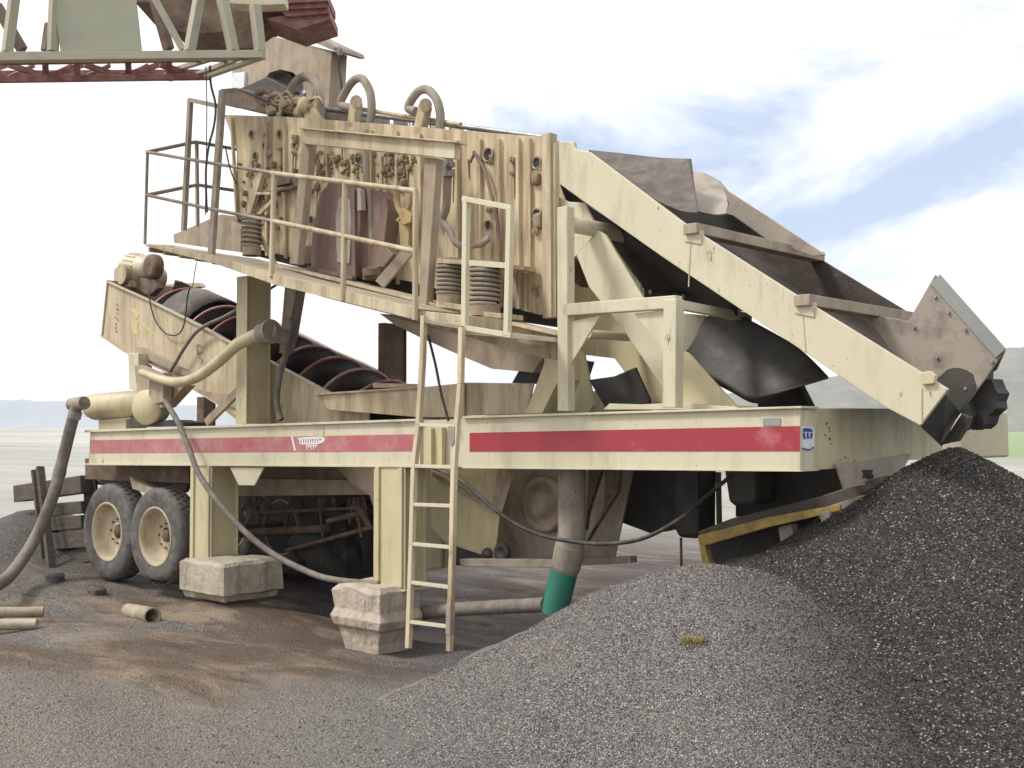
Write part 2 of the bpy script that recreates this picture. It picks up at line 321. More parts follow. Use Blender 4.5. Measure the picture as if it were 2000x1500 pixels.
# the yard gives way to a pale dusty plain and, to the right, a green field
def _far():
    n = nt_.nodes; l = nt_.links; global c_
    vd = n.new('ShaderNodeVectorMath'); vd.operation = 'DOT_PRODUCT'; l.new(tc_.outputs['Object'], vd.inputs[0]); vd.inputs[1].default_value = tuple(_d0)
    nn = n.new('ShaderNodeTexNoise'); nn.inputs['Scale'].default_value = .9; nn.inputs['Detail'].default_value = 6; l.new(tc_.outputs['Object'], nn.inputs[0])
    aw = n.new('ShaderNodeMath'); aw.operation = 'MULTIPLY_ADD'; l.new(nn.outputs[0], aw.inputs[0]); aw.inputs[1].default_value = 1.6; l.new(vd.outputs['Value'], aw.inputs[2])
    c0 = CAM.dot(_d0)+.8
    fr = n.new('ShaderNodeMapRange'); fr.inputs[1].default_value = c0+8.0; fr.inputs[2].default_value = c0+8.5; fr.inputs[3].default_value = 1; fr.inputs[4].default_value = 0; l.new(aw.outputs[0], fr.inputs[0])
    vo = n.new('ShaderNodeTexVoronoi'); vo.inputs['Scale'].default_value = 170; l.new(tc_.outputs['Object'], vo.inputs[0])
    sp = n.new('ShaderNodeSeparateColor'); l.new(vo.outputs['Color'], sp.inputs[0]); cr = n.new('ShaderNodeValToRGB'); e = cr.color_ramp; e.interpolation = 'CONSTANT'
    cols = [(0,(.085,.073,.06)),(.25,(.165,.142,.115)),(.5,(.225,.197,.162)),(.75,(.12,.104,.086)),(.9,(.33,.295,.245))]
    while len(e.elements) < 5: e.elements.new(.5)
    for k, (p, c) in enumerate(cols): e.elements[k].position = p; e.elements[k].color = (*c, 1)
    l.new(sp.outputs[0], cr.inputs[0]); xx = n.new('ShaderNodeMix'); xx.data_type = 'RGBA'; l.new(fr.outputs[0], xx.inputs[0]); l.new(c_, xx.inputs[6]); l.new(cr.outputs[0], xx.inputs[7])
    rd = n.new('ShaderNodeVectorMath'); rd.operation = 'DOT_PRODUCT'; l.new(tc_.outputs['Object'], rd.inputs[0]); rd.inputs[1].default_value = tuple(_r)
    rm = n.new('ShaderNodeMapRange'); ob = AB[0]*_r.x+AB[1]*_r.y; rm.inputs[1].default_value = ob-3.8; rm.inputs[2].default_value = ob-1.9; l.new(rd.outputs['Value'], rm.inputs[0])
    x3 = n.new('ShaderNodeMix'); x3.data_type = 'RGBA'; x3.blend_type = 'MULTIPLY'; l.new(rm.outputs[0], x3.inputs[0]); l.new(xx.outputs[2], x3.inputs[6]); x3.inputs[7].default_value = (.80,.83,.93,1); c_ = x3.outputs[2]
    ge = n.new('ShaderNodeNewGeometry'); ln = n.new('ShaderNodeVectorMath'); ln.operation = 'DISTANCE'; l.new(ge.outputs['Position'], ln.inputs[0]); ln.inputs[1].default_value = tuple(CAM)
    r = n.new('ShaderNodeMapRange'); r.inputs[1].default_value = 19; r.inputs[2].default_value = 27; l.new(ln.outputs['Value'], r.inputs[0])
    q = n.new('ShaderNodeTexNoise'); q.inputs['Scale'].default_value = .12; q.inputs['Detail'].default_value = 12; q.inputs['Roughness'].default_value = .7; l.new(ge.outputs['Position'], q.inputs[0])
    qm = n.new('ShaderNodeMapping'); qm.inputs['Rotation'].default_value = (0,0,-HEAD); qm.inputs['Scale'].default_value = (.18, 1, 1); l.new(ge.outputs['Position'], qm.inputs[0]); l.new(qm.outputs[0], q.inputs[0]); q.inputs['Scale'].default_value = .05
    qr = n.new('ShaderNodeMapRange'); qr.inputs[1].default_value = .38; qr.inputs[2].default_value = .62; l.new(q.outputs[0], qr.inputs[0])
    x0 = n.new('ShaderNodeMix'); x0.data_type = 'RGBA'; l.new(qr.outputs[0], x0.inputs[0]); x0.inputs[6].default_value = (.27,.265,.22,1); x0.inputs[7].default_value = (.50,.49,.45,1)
    # green field beyond 60 m on the right hand side
    dt = n.new('ShaderNodeVectorMath'); dt.operation = 'DOT_PRODUCT'; sb = n.new('ShaderNodeVectorMath'); sb.operation = 'SUBTRACT'; l.new(ge.outputs['Position'], sb.inputs[0]); sb.inputs[1].default_value = tuple(CAM); l.new(sb.outputs[0], dt.inputs[0])
    aa = HEAD - math.atan(900/F); dt.inputs[1].default_value = (math.cos(aa), math.sin(aa), 0)
    g1 = n.new('ShaderNodeMapRange'); g1.inputs[1].default_value = -4; g1.inputs[2].default_value = -2; l.new(dt.outputs['Value'], g1.inputs[0])
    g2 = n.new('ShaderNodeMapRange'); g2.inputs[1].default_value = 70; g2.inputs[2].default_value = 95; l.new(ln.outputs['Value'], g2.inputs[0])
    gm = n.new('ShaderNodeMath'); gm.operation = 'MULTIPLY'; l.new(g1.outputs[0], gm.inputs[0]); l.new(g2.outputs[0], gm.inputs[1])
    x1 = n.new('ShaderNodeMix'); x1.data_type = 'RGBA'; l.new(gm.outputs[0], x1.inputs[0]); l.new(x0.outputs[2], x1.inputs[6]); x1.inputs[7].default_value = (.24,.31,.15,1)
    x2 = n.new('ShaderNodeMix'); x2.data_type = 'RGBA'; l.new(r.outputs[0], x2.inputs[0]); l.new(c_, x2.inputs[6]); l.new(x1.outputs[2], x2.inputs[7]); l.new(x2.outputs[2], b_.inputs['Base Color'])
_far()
ax = axis(-13.5, 4.5, .06, 3200); ay = axis(-6.5, 4.0, .06, 3200); GX, GY = np.meshgrid(ax, ay)
ground = grid_mesh('ground', GX, GY, gz(GX, GY), MG); ground['kind'] = 'structure'

# hills on the horizon
def hill(name, px0, px1, dist, tops, mat, depth=260):
    """ridge running across the view; tops = (px, height in px above eye level) at that distance"""
    n = 90; rows = []
    for k in range(n):
        t = k/(n-1); px = px0+(px1-px0)*t; hp = np.interp(px, [a for a, _ in tops], [b for _, b in tops])
        base = CAM + (_d0 + _r*((px-1000)/F))*dist; dirn = (_d0+_r*((px-1000)/F)).normalized()
        row = []
        for j in range(22):
            s_ = j/21; prof = math.sin(min(s_*1.6, 1)*math.pi/2)**1.2 if s_ < .62 else max(0, 1-(s_-.62)/.38)**.7
            p = base + dirn*depth*s_; dd = dist+depth*s_
            h = hp/F*(dist+depth*.62)+2.2
            z = prof*h*(1+.05*mnoise.noise(Vector((px*.01, s_*4, 1)))) + 2.5*prof*mnoise.noise(Vector((px*.03, s_*6, 3)))*min(1, h/14)
            row.append(Vector((p.x, p.y, z-1.0)))
        rows.append(row)
    o = MB().sheet(rows).build(name, mat); o['kind'] = 'structure'; return o
M['hill'] = material('haze_tinted_hill', (.30,.34,.38), (.34,.37,.40), (.38,.39,.39), .3, .02, 1, .95, 0)  # part of the haze is put into this pale hill colour
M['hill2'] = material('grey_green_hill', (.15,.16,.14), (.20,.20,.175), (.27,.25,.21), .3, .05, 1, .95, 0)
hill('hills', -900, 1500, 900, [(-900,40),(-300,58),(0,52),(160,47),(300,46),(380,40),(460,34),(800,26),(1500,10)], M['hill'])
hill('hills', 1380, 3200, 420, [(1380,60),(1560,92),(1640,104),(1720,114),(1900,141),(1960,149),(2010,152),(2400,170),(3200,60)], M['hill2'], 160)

# gravel piles
def stones(centres, sizes):
    n = len(centres); base = np.array([[1,0,0],[-1,0,0],[0,1,0],[0,-1,0],[0,0,1],[0,0,-1]], float)
    v = base[None]*rng.uniform(.55, 1.15, (n, 6, 1)); v += rng.normal(0, .16, v.shape)
    # random rotation about z and x
    a = rng.uniform(0, 2*np.pi, n); b = rng.uniform(0, 2*np.pi, n)
    ca, sa, cb, sb = np.cos(a), np.sin(a), np.cos(b), np.sin(b)
    x, y, z = v[...,0], v[...,1], v[...,2]*.75
    y, z = y*cb[:,None]-z*sb[:,None], y*sb[:,None]+z*cb[:,None]
    x, y = x*ca[:,None]-y*sa[:,None], x*sa[:,None]+y*ca[:,None]
    v = np.stack([x, y, z], -1)*sizes[:,None,None] + centres[:,None,:]
    f = np.array([[0,2,4],[2,1,4],[1,3,4],[3,0,4],[2,0,5],[1,2,5],[3,1,5],[0,3,5]])
    return v.reshape(-1, 3), (f[None]+(np.arange(n)*6)[:,None,None]).reshape(-1, 3)
def tri_quads_mesh(name, parts, mats):
    me = bpy.data.meshes.new(name); V = np.concatenate([p[0] for p in parts]); off = 0; LV = []; LS = []; MI = []; SMO = []; pos = 0
    for (v, f, mi, s_) in parts:
        k = f.shape[1]; LV.append((f+off).ravel()); LS.append(pos+np.arange(len(f))*k); pos += f.size; MI.append(np.full(len(f), mi)); SMO.append(np.full(len(f), s_)); off += len(v)
    LV = np.concatenate(LV).astype(np.int32); LS = np.concatenate(LS).astype(np.int32)
    me.vertices.add(len(V)); me.vertices.foreach_set('co', V.ravel()); me.loops.add(len(LV)); me.loops.foreach_set('vertex_index', LV)
    me.polygons.add(len(LS)); me.polygons.foreach_set('loop_start', LS)
    for m in mats: me.materials.append(m)
    me.polygons.foreach_set('material_index', np.concatenate(MI).astype(np.int32)); me.polygons.foreach_set('use_smooth', np.concatenate(SMO))
    me.update(calc_edges=True); o = bpy.data.objects.new(name, me); col.objects.link(o); return o
def pile_h(x, y, c, h, slope, seed, k=.10):
    dx, dy = x-c.x, y-c.y; th = np.arctan2(dy, dx); r = np.hypot(dx, dy)*(1+.05*np.sin(3*th+seed)+.03*np.sin(7*th+seed*2))
    base = c.z - slope*(np.sqrt(r*r+k*k)-k) + (.20*np.clip(r-1.25, 0, 9) if k < .2 else 0)
    t = np.clip(base-.15, 0, 9)
    return base + .09*np.exp(-np.clip(base-.1, 0, 9)*3) + .03*fbm(x, y, 2.6, 3, seed) + .012*fbm(x, y, 12, 2, seed+1) + .022*np.sin(9*th+2.2*np.sin(r*2.1+seed))*np.clip(r-.3, 0, 1.2)*np.clip(1.6-np.abs(r-1.6), 0, 1)
def make_pile(c, R, slope, seed, k, m_surf, m_stone, nst, smin, smax, label, mixto=None):
    nr, na = 170, 420; rr = R*np.linspace(0.0, 1, nr)**.9; aa = np.linspace(0, 2*np.pi, na)
    RR, AA = np.meshgrid(rr, aa, indexing='ij'); X = c.x+RR*np.cos(AA); Y = c.y+RR*np.sin(AA); Z = pile_h(X, Y, c, c.z, slope, seed, k)
    V = np.stack([X, Y, Z], -1).reshape(-1, 3); i, j = np.meshgrid(np.arange(nr-1), np.arange(na-1), indexing='ij'); a = (i*na+j).ravel(); f = np.stack([a, a+na, a+na+1, a+1], 1)
    pts = []
    tot = 0
    while tot < nst:
        r_ = R*np.sqrt(rng.uniform(0, 1, nst)); t_ = rng.uniform(0, 2*np.pi, nst); x = c.x+r_*np.cos(t_); y = c.y+r_*np.sin(t_); z = pile_h(x, y, c, c.z, slope, seed, k)
        # keep the side towards the viewer
        q = (x-c.x)*_d0.x+(y-c.y)*_d0.y; vis = (z > gz(x, y)-.02) & (q < .25)
        pts.append(np.stack([x, y, z], -1)[vis]); tot += vis.sum()
    pts = np.concatenate(pts)[:nst]; sz = smin+(smax-smin)*rng.uniform(0, 1, nst)**3.2; pts[:, 2] += sz*.25
    # stones that rolled past the toe onto the ground
    n3 = nst//8; r_ = R*(.62+.45*rng.uniform(0, 1, n3)**1.5); t_ = rng.uniform(0, 2*np.pi, n3); x = c.x+r_*np.cos(t_); y = c.y+r_*np.sin(t_); g_ = gz(x, y); h_ = pile_h(x, y, c, c.z, slope, seed, k) + (0 if mixto else 99)
    kk = ((x-c.x)*_d0.x+(y-c.y)*_d0.y < .4) & (h_ < g_); x, y, g_ = x[kk], y[kk], g_[kk]; s3 = smin+(smax*1.5-smin)*rng.uniform(0, 1, len(x))**2.5; pts = np.concatenate([pts, np.stack([x, y, g_+s3*.25], -1)]); sz = np.concatenate([sz, s3])
    if mixto:      # where the two heaps run together their stones are mixed
        dd = (pts[:,0]-mixto[0].x)*_r.x+(pts[:,1]-mixto[0].y)*_r.y; pr = sm(mixto[1], mixto[2], dd)*.97; k2 = rng.uniform(0, 1, len(pts)) < pr
        sv, sf = stones(pts[~k2], sz[~k2]); sv2, sf2 = stones(pts[k2], sz[k2]*1.25)
        o = tri_quads_mesh('gravel_pile', [(V, f, 0, True), (sv, sf, 1, False), (sv2, sf2, 2, False)], [m_surf, m_stone, mixto[3]])
        return tag(o, label, 'gravel pile', None, 'stuff')
    sv, sf = stones(pts, sz)
    o = tri_quads_mesh('gravel_pile', [(V, f, 0, True), (sv, sf, 1, False)], [m_surf, m_stone])
    return tag(o, label, 'gravel pile', None, 'stuff')
apexA = W(1862, 872, 1.15); apexB = WD(1385, 1106, 7.5)
print('apexes', apexA, apexB)
PM1 = gravel_mat('dark_wet_gravel', CD, 110, [(1.2,.5,.65,(.045,.040,.038),.4)])[0]; PS1 = gravel_mat('dark_gravel_stone', CD, stone=True)[0]
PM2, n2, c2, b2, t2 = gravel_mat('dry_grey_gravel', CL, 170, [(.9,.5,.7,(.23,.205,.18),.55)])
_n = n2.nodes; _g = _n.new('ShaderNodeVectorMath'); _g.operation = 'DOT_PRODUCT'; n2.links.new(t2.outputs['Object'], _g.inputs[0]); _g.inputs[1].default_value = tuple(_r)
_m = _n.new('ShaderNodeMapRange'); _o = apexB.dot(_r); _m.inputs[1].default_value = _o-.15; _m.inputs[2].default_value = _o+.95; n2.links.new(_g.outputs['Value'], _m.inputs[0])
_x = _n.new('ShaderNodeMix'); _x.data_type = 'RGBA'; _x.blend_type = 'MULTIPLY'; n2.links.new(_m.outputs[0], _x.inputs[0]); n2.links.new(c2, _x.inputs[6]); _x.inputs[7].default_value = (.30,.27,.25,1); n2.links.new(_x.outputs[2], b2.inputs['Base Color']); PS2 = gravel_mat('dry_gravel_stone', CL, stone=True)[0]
PBS = .62
pileA = make_pile(apexA, 4.6, .67, 3, .13, PM1, PS1, 130000, .0045, .0125, 'tall dark gravel pile heaped under the end of the discharge chute')
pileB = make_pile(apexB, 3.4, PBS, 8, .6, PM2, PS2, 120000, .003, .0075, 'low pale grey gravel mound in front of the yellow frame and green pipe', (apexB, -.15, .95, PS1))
# loose stones on the ground in front
def ground_stones(n, smin, smax):
    x = rng.uniform(-10.5, 1.5, n*2); y = rng.uniform(-5.5, .2, n*2); q = fbm(x, y, .9, 3, 44); k = (q+rng.normal(0, .35, n*2)) > .05
    x, y = x[k][:n], y[k][:n]; sz = smin+(smax-smin)*rng.uniform(0, 1, len(x))**5
    v, f = stones(np.stack([x, y, gz(x, y)+sz*.2], -1), sz)
    return tag(tri_quads_mesh('loose_gravel', [(v, f, 0, False)], [GS]), 'loose stones scattered over the muddy ground before the trailer', 'gravel', None, 'stuff')
GS = gravel_mat('loose_ground_stone', [(0,(.07,.06,.05)),(.3,(.13,.11,.09)),(.6,(.20,.175,.145)),(.85,(.32,.28,.235))], stone=True)[0]
ground_stones(42000, .003, .009)

# ================================================================ THE WASHING PLANT (trailer with everything bolted to it)
plant = thing('wash_plant', 'cream washing plant trailer with red stripes, screw classifier, walkway and sloping discharge chute', 'washing plant', (-5, 1.2, .1))
TW = 2.7
# main side beams
m = MB()
m.prism(P([(176,843),(820,820),(820,911),(173,906)], 0), (0,.20,0))
m.prism(P([(896,816),(1563,797),(1563,919),(896,913)], 0), (0,.20,0))
m.prism(P([(806,822),(905,818),(905,912),(806,910)], .05), (0,.15,0))
beam = m.build('chassis_beam', M['cream'], plant, .006)
m = MB()                          # flange lips and the weld seams
m.prism(P([(165,840),(812,818),(812,822.5),(165,844.5)], -.035), (0,.27,0)); m.prism(P([(165,905),(812,909.5),(812,913),(165,908.5)], -.035), (0,.27,0))
m.prism(P([(903,813),(1565,793),(1565,797.5),(903,817.5)], -.035), (0,.27,0)); m.prism(P([(903,912),(1565,918),(1565,921.5),(903,915)], -.02), (0,.27,0))
m.each('beam_flange', M['cream'], beam, .003)
m = MB().prism(P([(176,860),(808,848),(808,881),(176,885)], -.004), (0,.002,0)); st1 = m.build('stripe', M['stripe_old'], beam, label='faded pinkish red stripe along the left beam')
m = MB().prism(P([(917,845.5),(1562,832),(1562,881),(917,882)], -.004), (0,.002,0)); m.build('stripe', M['stripe'], beam, label='bright red stripe along the right beam')
m = MB().prism(P([(1490,817),(1524,816.5),(1524,831),(1490,831.5)], -.007), (0,.005,0)); m.each('cover_plate', M['cover'], beam)
# worn white wordmark on the faded stripe: a row of upright strokes under a swoosh, smaller strokes below
m = MB()
m.prism(P([(568,852),(571,851.5),(578,880),(574,880)], -.0065), (0,.002,0))
for k in range(9):
    x = 584+k*4.6; m.prism(P([(x,857-k*.1),(x+2.6,856.5-k*.1),(x+3.4,866.5),(x+.9,867)], -.0065), (0,.002,0))
m.prism(P([(580,855.5),(600,853.5),(628,852.5),(635,857),(632,863),(625,866),(622,863),(628,859),(626,856),(602,857),(584,859)], -.0068), (0,.0015,0))
m.prism(P([(585,865.5),(626,864),(622,867.5),(590,868.5)], -.0068), (0,.0015,0))
for x, h in ((598,9),(602,5),(606,8),(611,8),(615,5)): m.prism(P([(x,869.5),(x+2.2,869.5),(x+2.4,869.5+h),(x+.8,869.5+h)], -.0065), (0,.002,0))
m.prism(P([(597,869.5),(619,868.5),(620,870.5),(598,871.5)], -.0068), (0,.0015,0))
m.build('emblem', M['white'], beam)
# end beam (X = 0 face) and far beam
def PX_(pts, x): return [WX(a, b, x) for a, b in pts]
e = MB().prism(PX_([(1566,797),(1740,798),(1838,822),(1842,897),(1780,898),(1720,905),(1650,915),(1566,919)], -.01), (-.12,0,0)).build('end_beam', M['cream_yellow'], plant, .005)
MB().prism(PX_([(1566,833),(1588,835),(1590,842),(1590,873),(1582,879),(1567,876)], -.006), (.003,0,0)).build('decal', M['white'], e)
m = MB().prism(PX_([(1568,838),(1572,835.5),(1584,837),(1587,841),(1587,844),(1568,843)], -.002), (.0015,0,0)); m.prism(PX_([(1568,845),(1573,845),(1572,850),(1575,857),(1570,858),(1568,853)], -.002), (.0015,0,0)); m.prism(PX_([(1576,845),(1580,845),(1579,851),(1582,856),(1577,858),(1575,851)], -.002), (.0015,0,0)); m.prism(PX_([(1583,845),(1587,846),(1587,853),(1584,858),(1582,852)], -.002), (.0015,0,0)); m.prism(PX_([(1567,874),(1580,877.5),(1589,872),(1590,874),(1581,880),(1567,877)], -.002), (.0015,0,0))
m.build('decal_mark', M['blue'], e)
m = MB()
for a, b, r_ in ((1614,827,.010),(1619,836,.008),(1620,843,.006),(1611,850,.008),(1620,857,.013),(1622,866,.005),(1650,893,.006),(1656,896,.004),(1668,900,.006),(1640,899,.004)): 
    c = WX(a, b, -.01); m.cyl(c, c+Vector((.006,0,0)), r_, n=8)
m.each('bolt', M['brown'], e)
# bent flap hanging under the end, with its torn hole
fl = PX_([(1632,905),(1700,902),(1780,886),(1765,916),(1730,934),(1700,945),(1648,954)], .03)
MB().prism(fl, (-.012,0,0)).build('hanging_flap', M['concrete_pink'], plant)
MB().prism(PX_([(1683,918),(1705,917),(1703,924),(1707,932),(1698,936),(1690,932),(1684,934),(1687,925)], .034), (.003,0,0)).build('dark_patch', M['rubber'], plant)
MB().prism(P([(300,846),(1600,802),(1600,905),(300,900)], TW), (0,.15,0)).build('chassis_beam', M['cream_dusty'], plant, .005)
# cross members under the deck
m = MB()
for X in (-9.6,-8.2,-6.0,-4.9,-2.2,-1.0): m.box((X, TW/2, 1.95), (.12, TW-.3, .22))
m.each('cross_member', M['brown'], plant, .004)
# far dirty end of the side frame behind the pile
tag(MB().prism([WD(*q, 11.2) for q in ((1876,815),(1880,803),(1969,803),(1972,892),(1960,893),(1880,896))], _d0*1.0).build('concrete_wall', M['cream'], bevel=.02), 'splashed tan concrete block standing behind the dark gravel pile', 'concrete block')

# ---- legs
def hcol(mb, p, q, w, d, t=.012):   # H section: flanges across X at both Y faces, web between them
    p = Vector(p); q = Vector(q)
    mb.bar(p+Vector((0,-d/2,0)), q+Vector((0,-d/2,0)), w, t, (0,1,0)); mb.bar(p+Vector((0,d/2,0)), q+Vector((0,d/2,0)), w, t, (0,1,0)); mb.bar(p, q, t, d-t, (0,1,0))
def box_leg(px0, px1, top, bot, y0, y1, mat, name='support_leg', ribs=True):
    a = W(px0, bot, y0); b = W(px1, bot, y0); c = W(px1, top, y0); x0, x1, z0, z1 = a.x, b.x, a.z, c.z
    m = MB(); t = .014; xm = (x0+x1)/2
    # column open to the right: near flange, far flange, recessed web
    m.box(((x0+x1)/2, y0+t/2, (z0+z1)/2), (x1-x0, t, z1-z0)); m.box(((x0+x1)/2, y1-t/2, (z0+z1)/2), (x1-x0, t, z1-z0))
    m.box((x1-.05, (y0+y1)/2, (z0+z1)/2), (t, y1-y0-2*t, z1-z0))
    if ribs:
        m.box((x0+.07, y0-.012, (z0+z1)/2), (.05, .02, z1-z0-.02)); m.box((x1-.05, y0-.012, (z0+z1)/2), (.05, .02, z1-z0-.02))
    m.box(((x0+x1)/2, (y0+y1)/2, z0-.012), (x1-x0+.06, y1-y0+.06, .02))
    return m.build(name, mat, plant, .004), (x0, x1, z0, z1)
lg1, L1 = box_leg(370, 412, 908, 1094, -.02, .34, M['cream_yellow'])
m = MB(); m.box((L1[1]-.12, .13, L1[2]-.09), (.16,.16,.13)); m.build('jack', M['rubber'], lg1)
lg2, L2 = box_leg(729, 791, 912, 1142, -.02, .26, M['cream_yellow'])
lg3, L3 = box_leg(812, 828, 912, 1112, 1.0, 1.35, M['cream_yellow'])
# column standing in the gap of the side beam behind the ladder
m = MB(); m.prism(P([(822,836),(868,834),(868,911),(822,911)], .03), (0,.02,0)); m.prism(P([(838,836),(842,836),(842,911),(838,911)], -.01), (0,.04,0)); m.prism(P([(858,835),(863,835),(863,911),(858,911)], -.01), (0,.04,0))
m.each('stiffener', M['cream_yellow'], plant, .003)
MB().prism(P([(449,913),(515,913),(497,948),(466,948)], -.01), (0,.02,0)).each('gusset', M['cream'], plant, .003)
# deep frame panels behind the legs
m = MB()
m.prism(P([(452,934),(735,938),(735,966),(452,969)], .9), (0,.12,0))
m.prism(P([(452,896),(735,896),(735,938),(640,936),(452,934)], 1.3), (0,.03,0)); m.prism(P([(640,896),(735,896),(735,1000),(727,985),(722,968),(690,948)], .75), (0,.02,0))
m.build('under_frame', M['tan'], plant, .004)
# ---- running gear
m = MB(); m.prism(P([(166,895),(368,896),(368,944),(166,936)], .32), (0,.1,0)); m.prism(P([(166,936),(368,944),(360,962),(290,958),(166,944)], .5), (0,.06,0))
m.build('axle_frame', M['brown'], plant, .004)
m = MB(); m.prism(P([(252,930),(262,938),(300,956),(292,966),(258,955)], .12), (0,.1,0)); m.build('suspension_arm', M['tan'], plant, .01)
m = MB()
for X in (-9.6, -8.48): m.cyl((X,.3,.87), (X,TW-.3,.87), .07)
m.each('axle', M['brown'], plant)
MB().prism(P([(163,935),(186,936),(190,1010),(180,1085),(165,1060)], .45), (0,.03,0)).build('mud_flap', M['rubber'], plant)
def wheel(c, R, flat=0.0):
    tw = .28; rim = R*.60
    pr = [(0, rim*1.0), (0, rim*1.05), (-.012, rim*1.15), (-.02, rim*1.35), (-.012, R*.93), (.01, R*.975), (.04, R), (tw-.04, R), (tw-.01, R*.975), (tw, R*.93), (tw, rim)]
    mb = MB().lathe(c, (0,1,0), pr, 64)
    if flat:
        for v in mb.v:
            if v.z < c[2]-R*.86: v.z = c[2]-R*.86+(v.z-(c[2]-R*.86))*.3
    # tread blocks
    n = 46
    for k in range(n):
        t = 2*math.pi*k/n; rx, rz = math.cos(t), math.sin(t); tx, tz = -rz, rx
        for j, yy in enumerate((.05, .12, .19)):
            ph = (.5 if j % 2 else 0)*2*math.pi/n; rx2, rz2 = math.cos(t+ph), math.sin(t+ph)
            p = Vector((c[0]+rx2*(R+.002), c[1]+yy, c[2]+rz2*(R+.002)))
            mb.bar(p, p+Vector((0,.05,0)), .045, .014, (rx2,0,rz2))
    w = mb.build('wheel', M['tyre'], plant)
    r2 = MB().lathe(c, (0,1,0), [(-.004, rim*1.03), (-.012, rim*.97), (.02, rim*.93), (.05, rim*.90), (.10, rim*.88), (.15, rim*.86), (.16, rim*.5), (.15, rim*.36), (.15, rim*.28)], 48)
    r2.build('rim', M['cream_dusty'], w)
    h = MB().lathe(c, (0,1,0), [(.165, rim*.24), (.14, rim*.22), (.12, rim*.16), (.115, 0)], 24)
    for k in range(8):
        t = 2*math.pi*k/8; p = Vector((c[0]+math.cos(t)*rim*.42, c[1]+.165, c[2]+math.sin(t)*rim*.42)); h.cyl(p+Vector((0,-.035,0)), p, .014, n=6)
    h.build('hub', M['brown'], w)
    return w
wheel((-9.60, .06, .865), .60); wheel((-8.49, .06, .875), .575, 1)
for X in (-9.6, -8.49): wheel((X, 1.9, .865), .59)
# ---- deck
MB().prism([(-9.9,.2,2.02),(-5.9,.2,2.1),(-5.9,TW,2.1),(-9.9,TW,2.02)], (0,0,.02)).build('deck_plate', M['tan'], plant)
m = MB()                                                    # plates and rails on the deck near the discharge end
m.prism(P([(1178,800),(1190,788),(1250,790),(1330,786),(1440,795),(1440,800)], .25), (0,.5,0))
m.each('deck_rail', M['cream'], plant, .003)

# ---- upright posts carrying the screen
def post(px0, px1, top, bot, y0, y1, mat, name='post'):
    a = W(px0, bot, y0); c = W(px1, top, y0); m = MB(); t = .014; z0, z1 = a.z, c.z
    m.box(((a.x+c.x)/2, y0+t/2, (z0+z1)/2), (c.x-a.x, t, z1-z0)); m.box(((a.x+c.x)/2, y1-t/2, (z0+z1)/2), (c.x-a.x, t, z1-z0)); m.box((c.x-.03, (y0+y1)/2, (z0+z1)/2), (t, y1-y0-2*t, z1-z0))
    return m.build(name, mat, plant, .003)
post(460, 483, 538, 828, .10, .42, M['cream_yellow'])
post(738, 752, 630, 790, 1.75, 2.1, M['brown']); post(752, 758, 640, 790, 2.3, 2.6, M['brown'])
post(384, 398, 775, 832, 1.9, 2.1, M['brown'])
m = MB()
m.bar(W(404,826,.05), W(478,752,.15), .05, .09); m.each('brace', M['tan'], plant, .004)
m = MB(); m.prism(P([(556,560),(578,565),(562,660),(552,690),(545,690)], .45), (0,.14,0)); m.each('brace', M['grey_tan'], plant, .004)
MB().tube(P([(513,574),(540,556)], .5), .015).each('tie_rod', M['cable'], plant)

# ---- screw classifier: trough, two end plates, auger, drive
ty0, ty1 = .5, 1.95
tro = [(212,550),(290,585),(395,637),(458,672),(518,700),(644,767),(720,806),(720,828),(480,828),(434,791),(329,726),(250,688),(201,655)]
tp = P(tro, ty0)
m = MB().prism(tp, (0,.02,0)); m.prism([p+Vector((0,ty1-ty0,0)) for p in tp], (0,.02,0))
low = [tp[i] for i in (8,9,10,11,12)]
m.sheet([[p+Vector((0,.01,0)) for p in low], [p+Vector((0,ty1-ty0,0)) for p in low]], False)
m.prism([tp[0]+Vector((-.02,-.02,.02)), tp[12]+Vector((-.02,-.02,-.02)), tp[12]+Vector((.0,-.02,-.02)), tp[0]+Vector((.0,-.02,.02))], (0,ty1-ty0+.06,0))
trough = m.build('screw_trough', M['cream_dusty'], plant, .004)
m = MB()
for yy in (ty0-.035, ty1-.02):
    top = [tp[0], tp[1], tp[2], tp[3], tp[4], tp[5], tp[6]]
    for a, b in zip(top, top[1:]): m.bar(Vector((a.x, yy+.03, a.z)), Vector((b.x, yy+.03, b.z)), .07, .012)
for a, b in zip([tp[12],tp[11],tp[10],tp[9],tp[8]], [tp[11],tp[10],tp[9],tp[8]]): m.bar(a+Vector((0,-.03,0)), b+Vector((0,-.03,0)), .06, .012)
m.each('trough_flange', M['cream'], trough, .002)
m = MB(); m.prism(P([(262,676),(275,678),(352,716),(372,732),(360,734),(300,708),(268,690)], ty0-.05), (0,.05,0)); m.prism(P([(380,760),(430,790),(470,800),(440,770)], ty0-.03), (0,.03,0))
m.each('trough_rib', M['tan'], trough, .003)
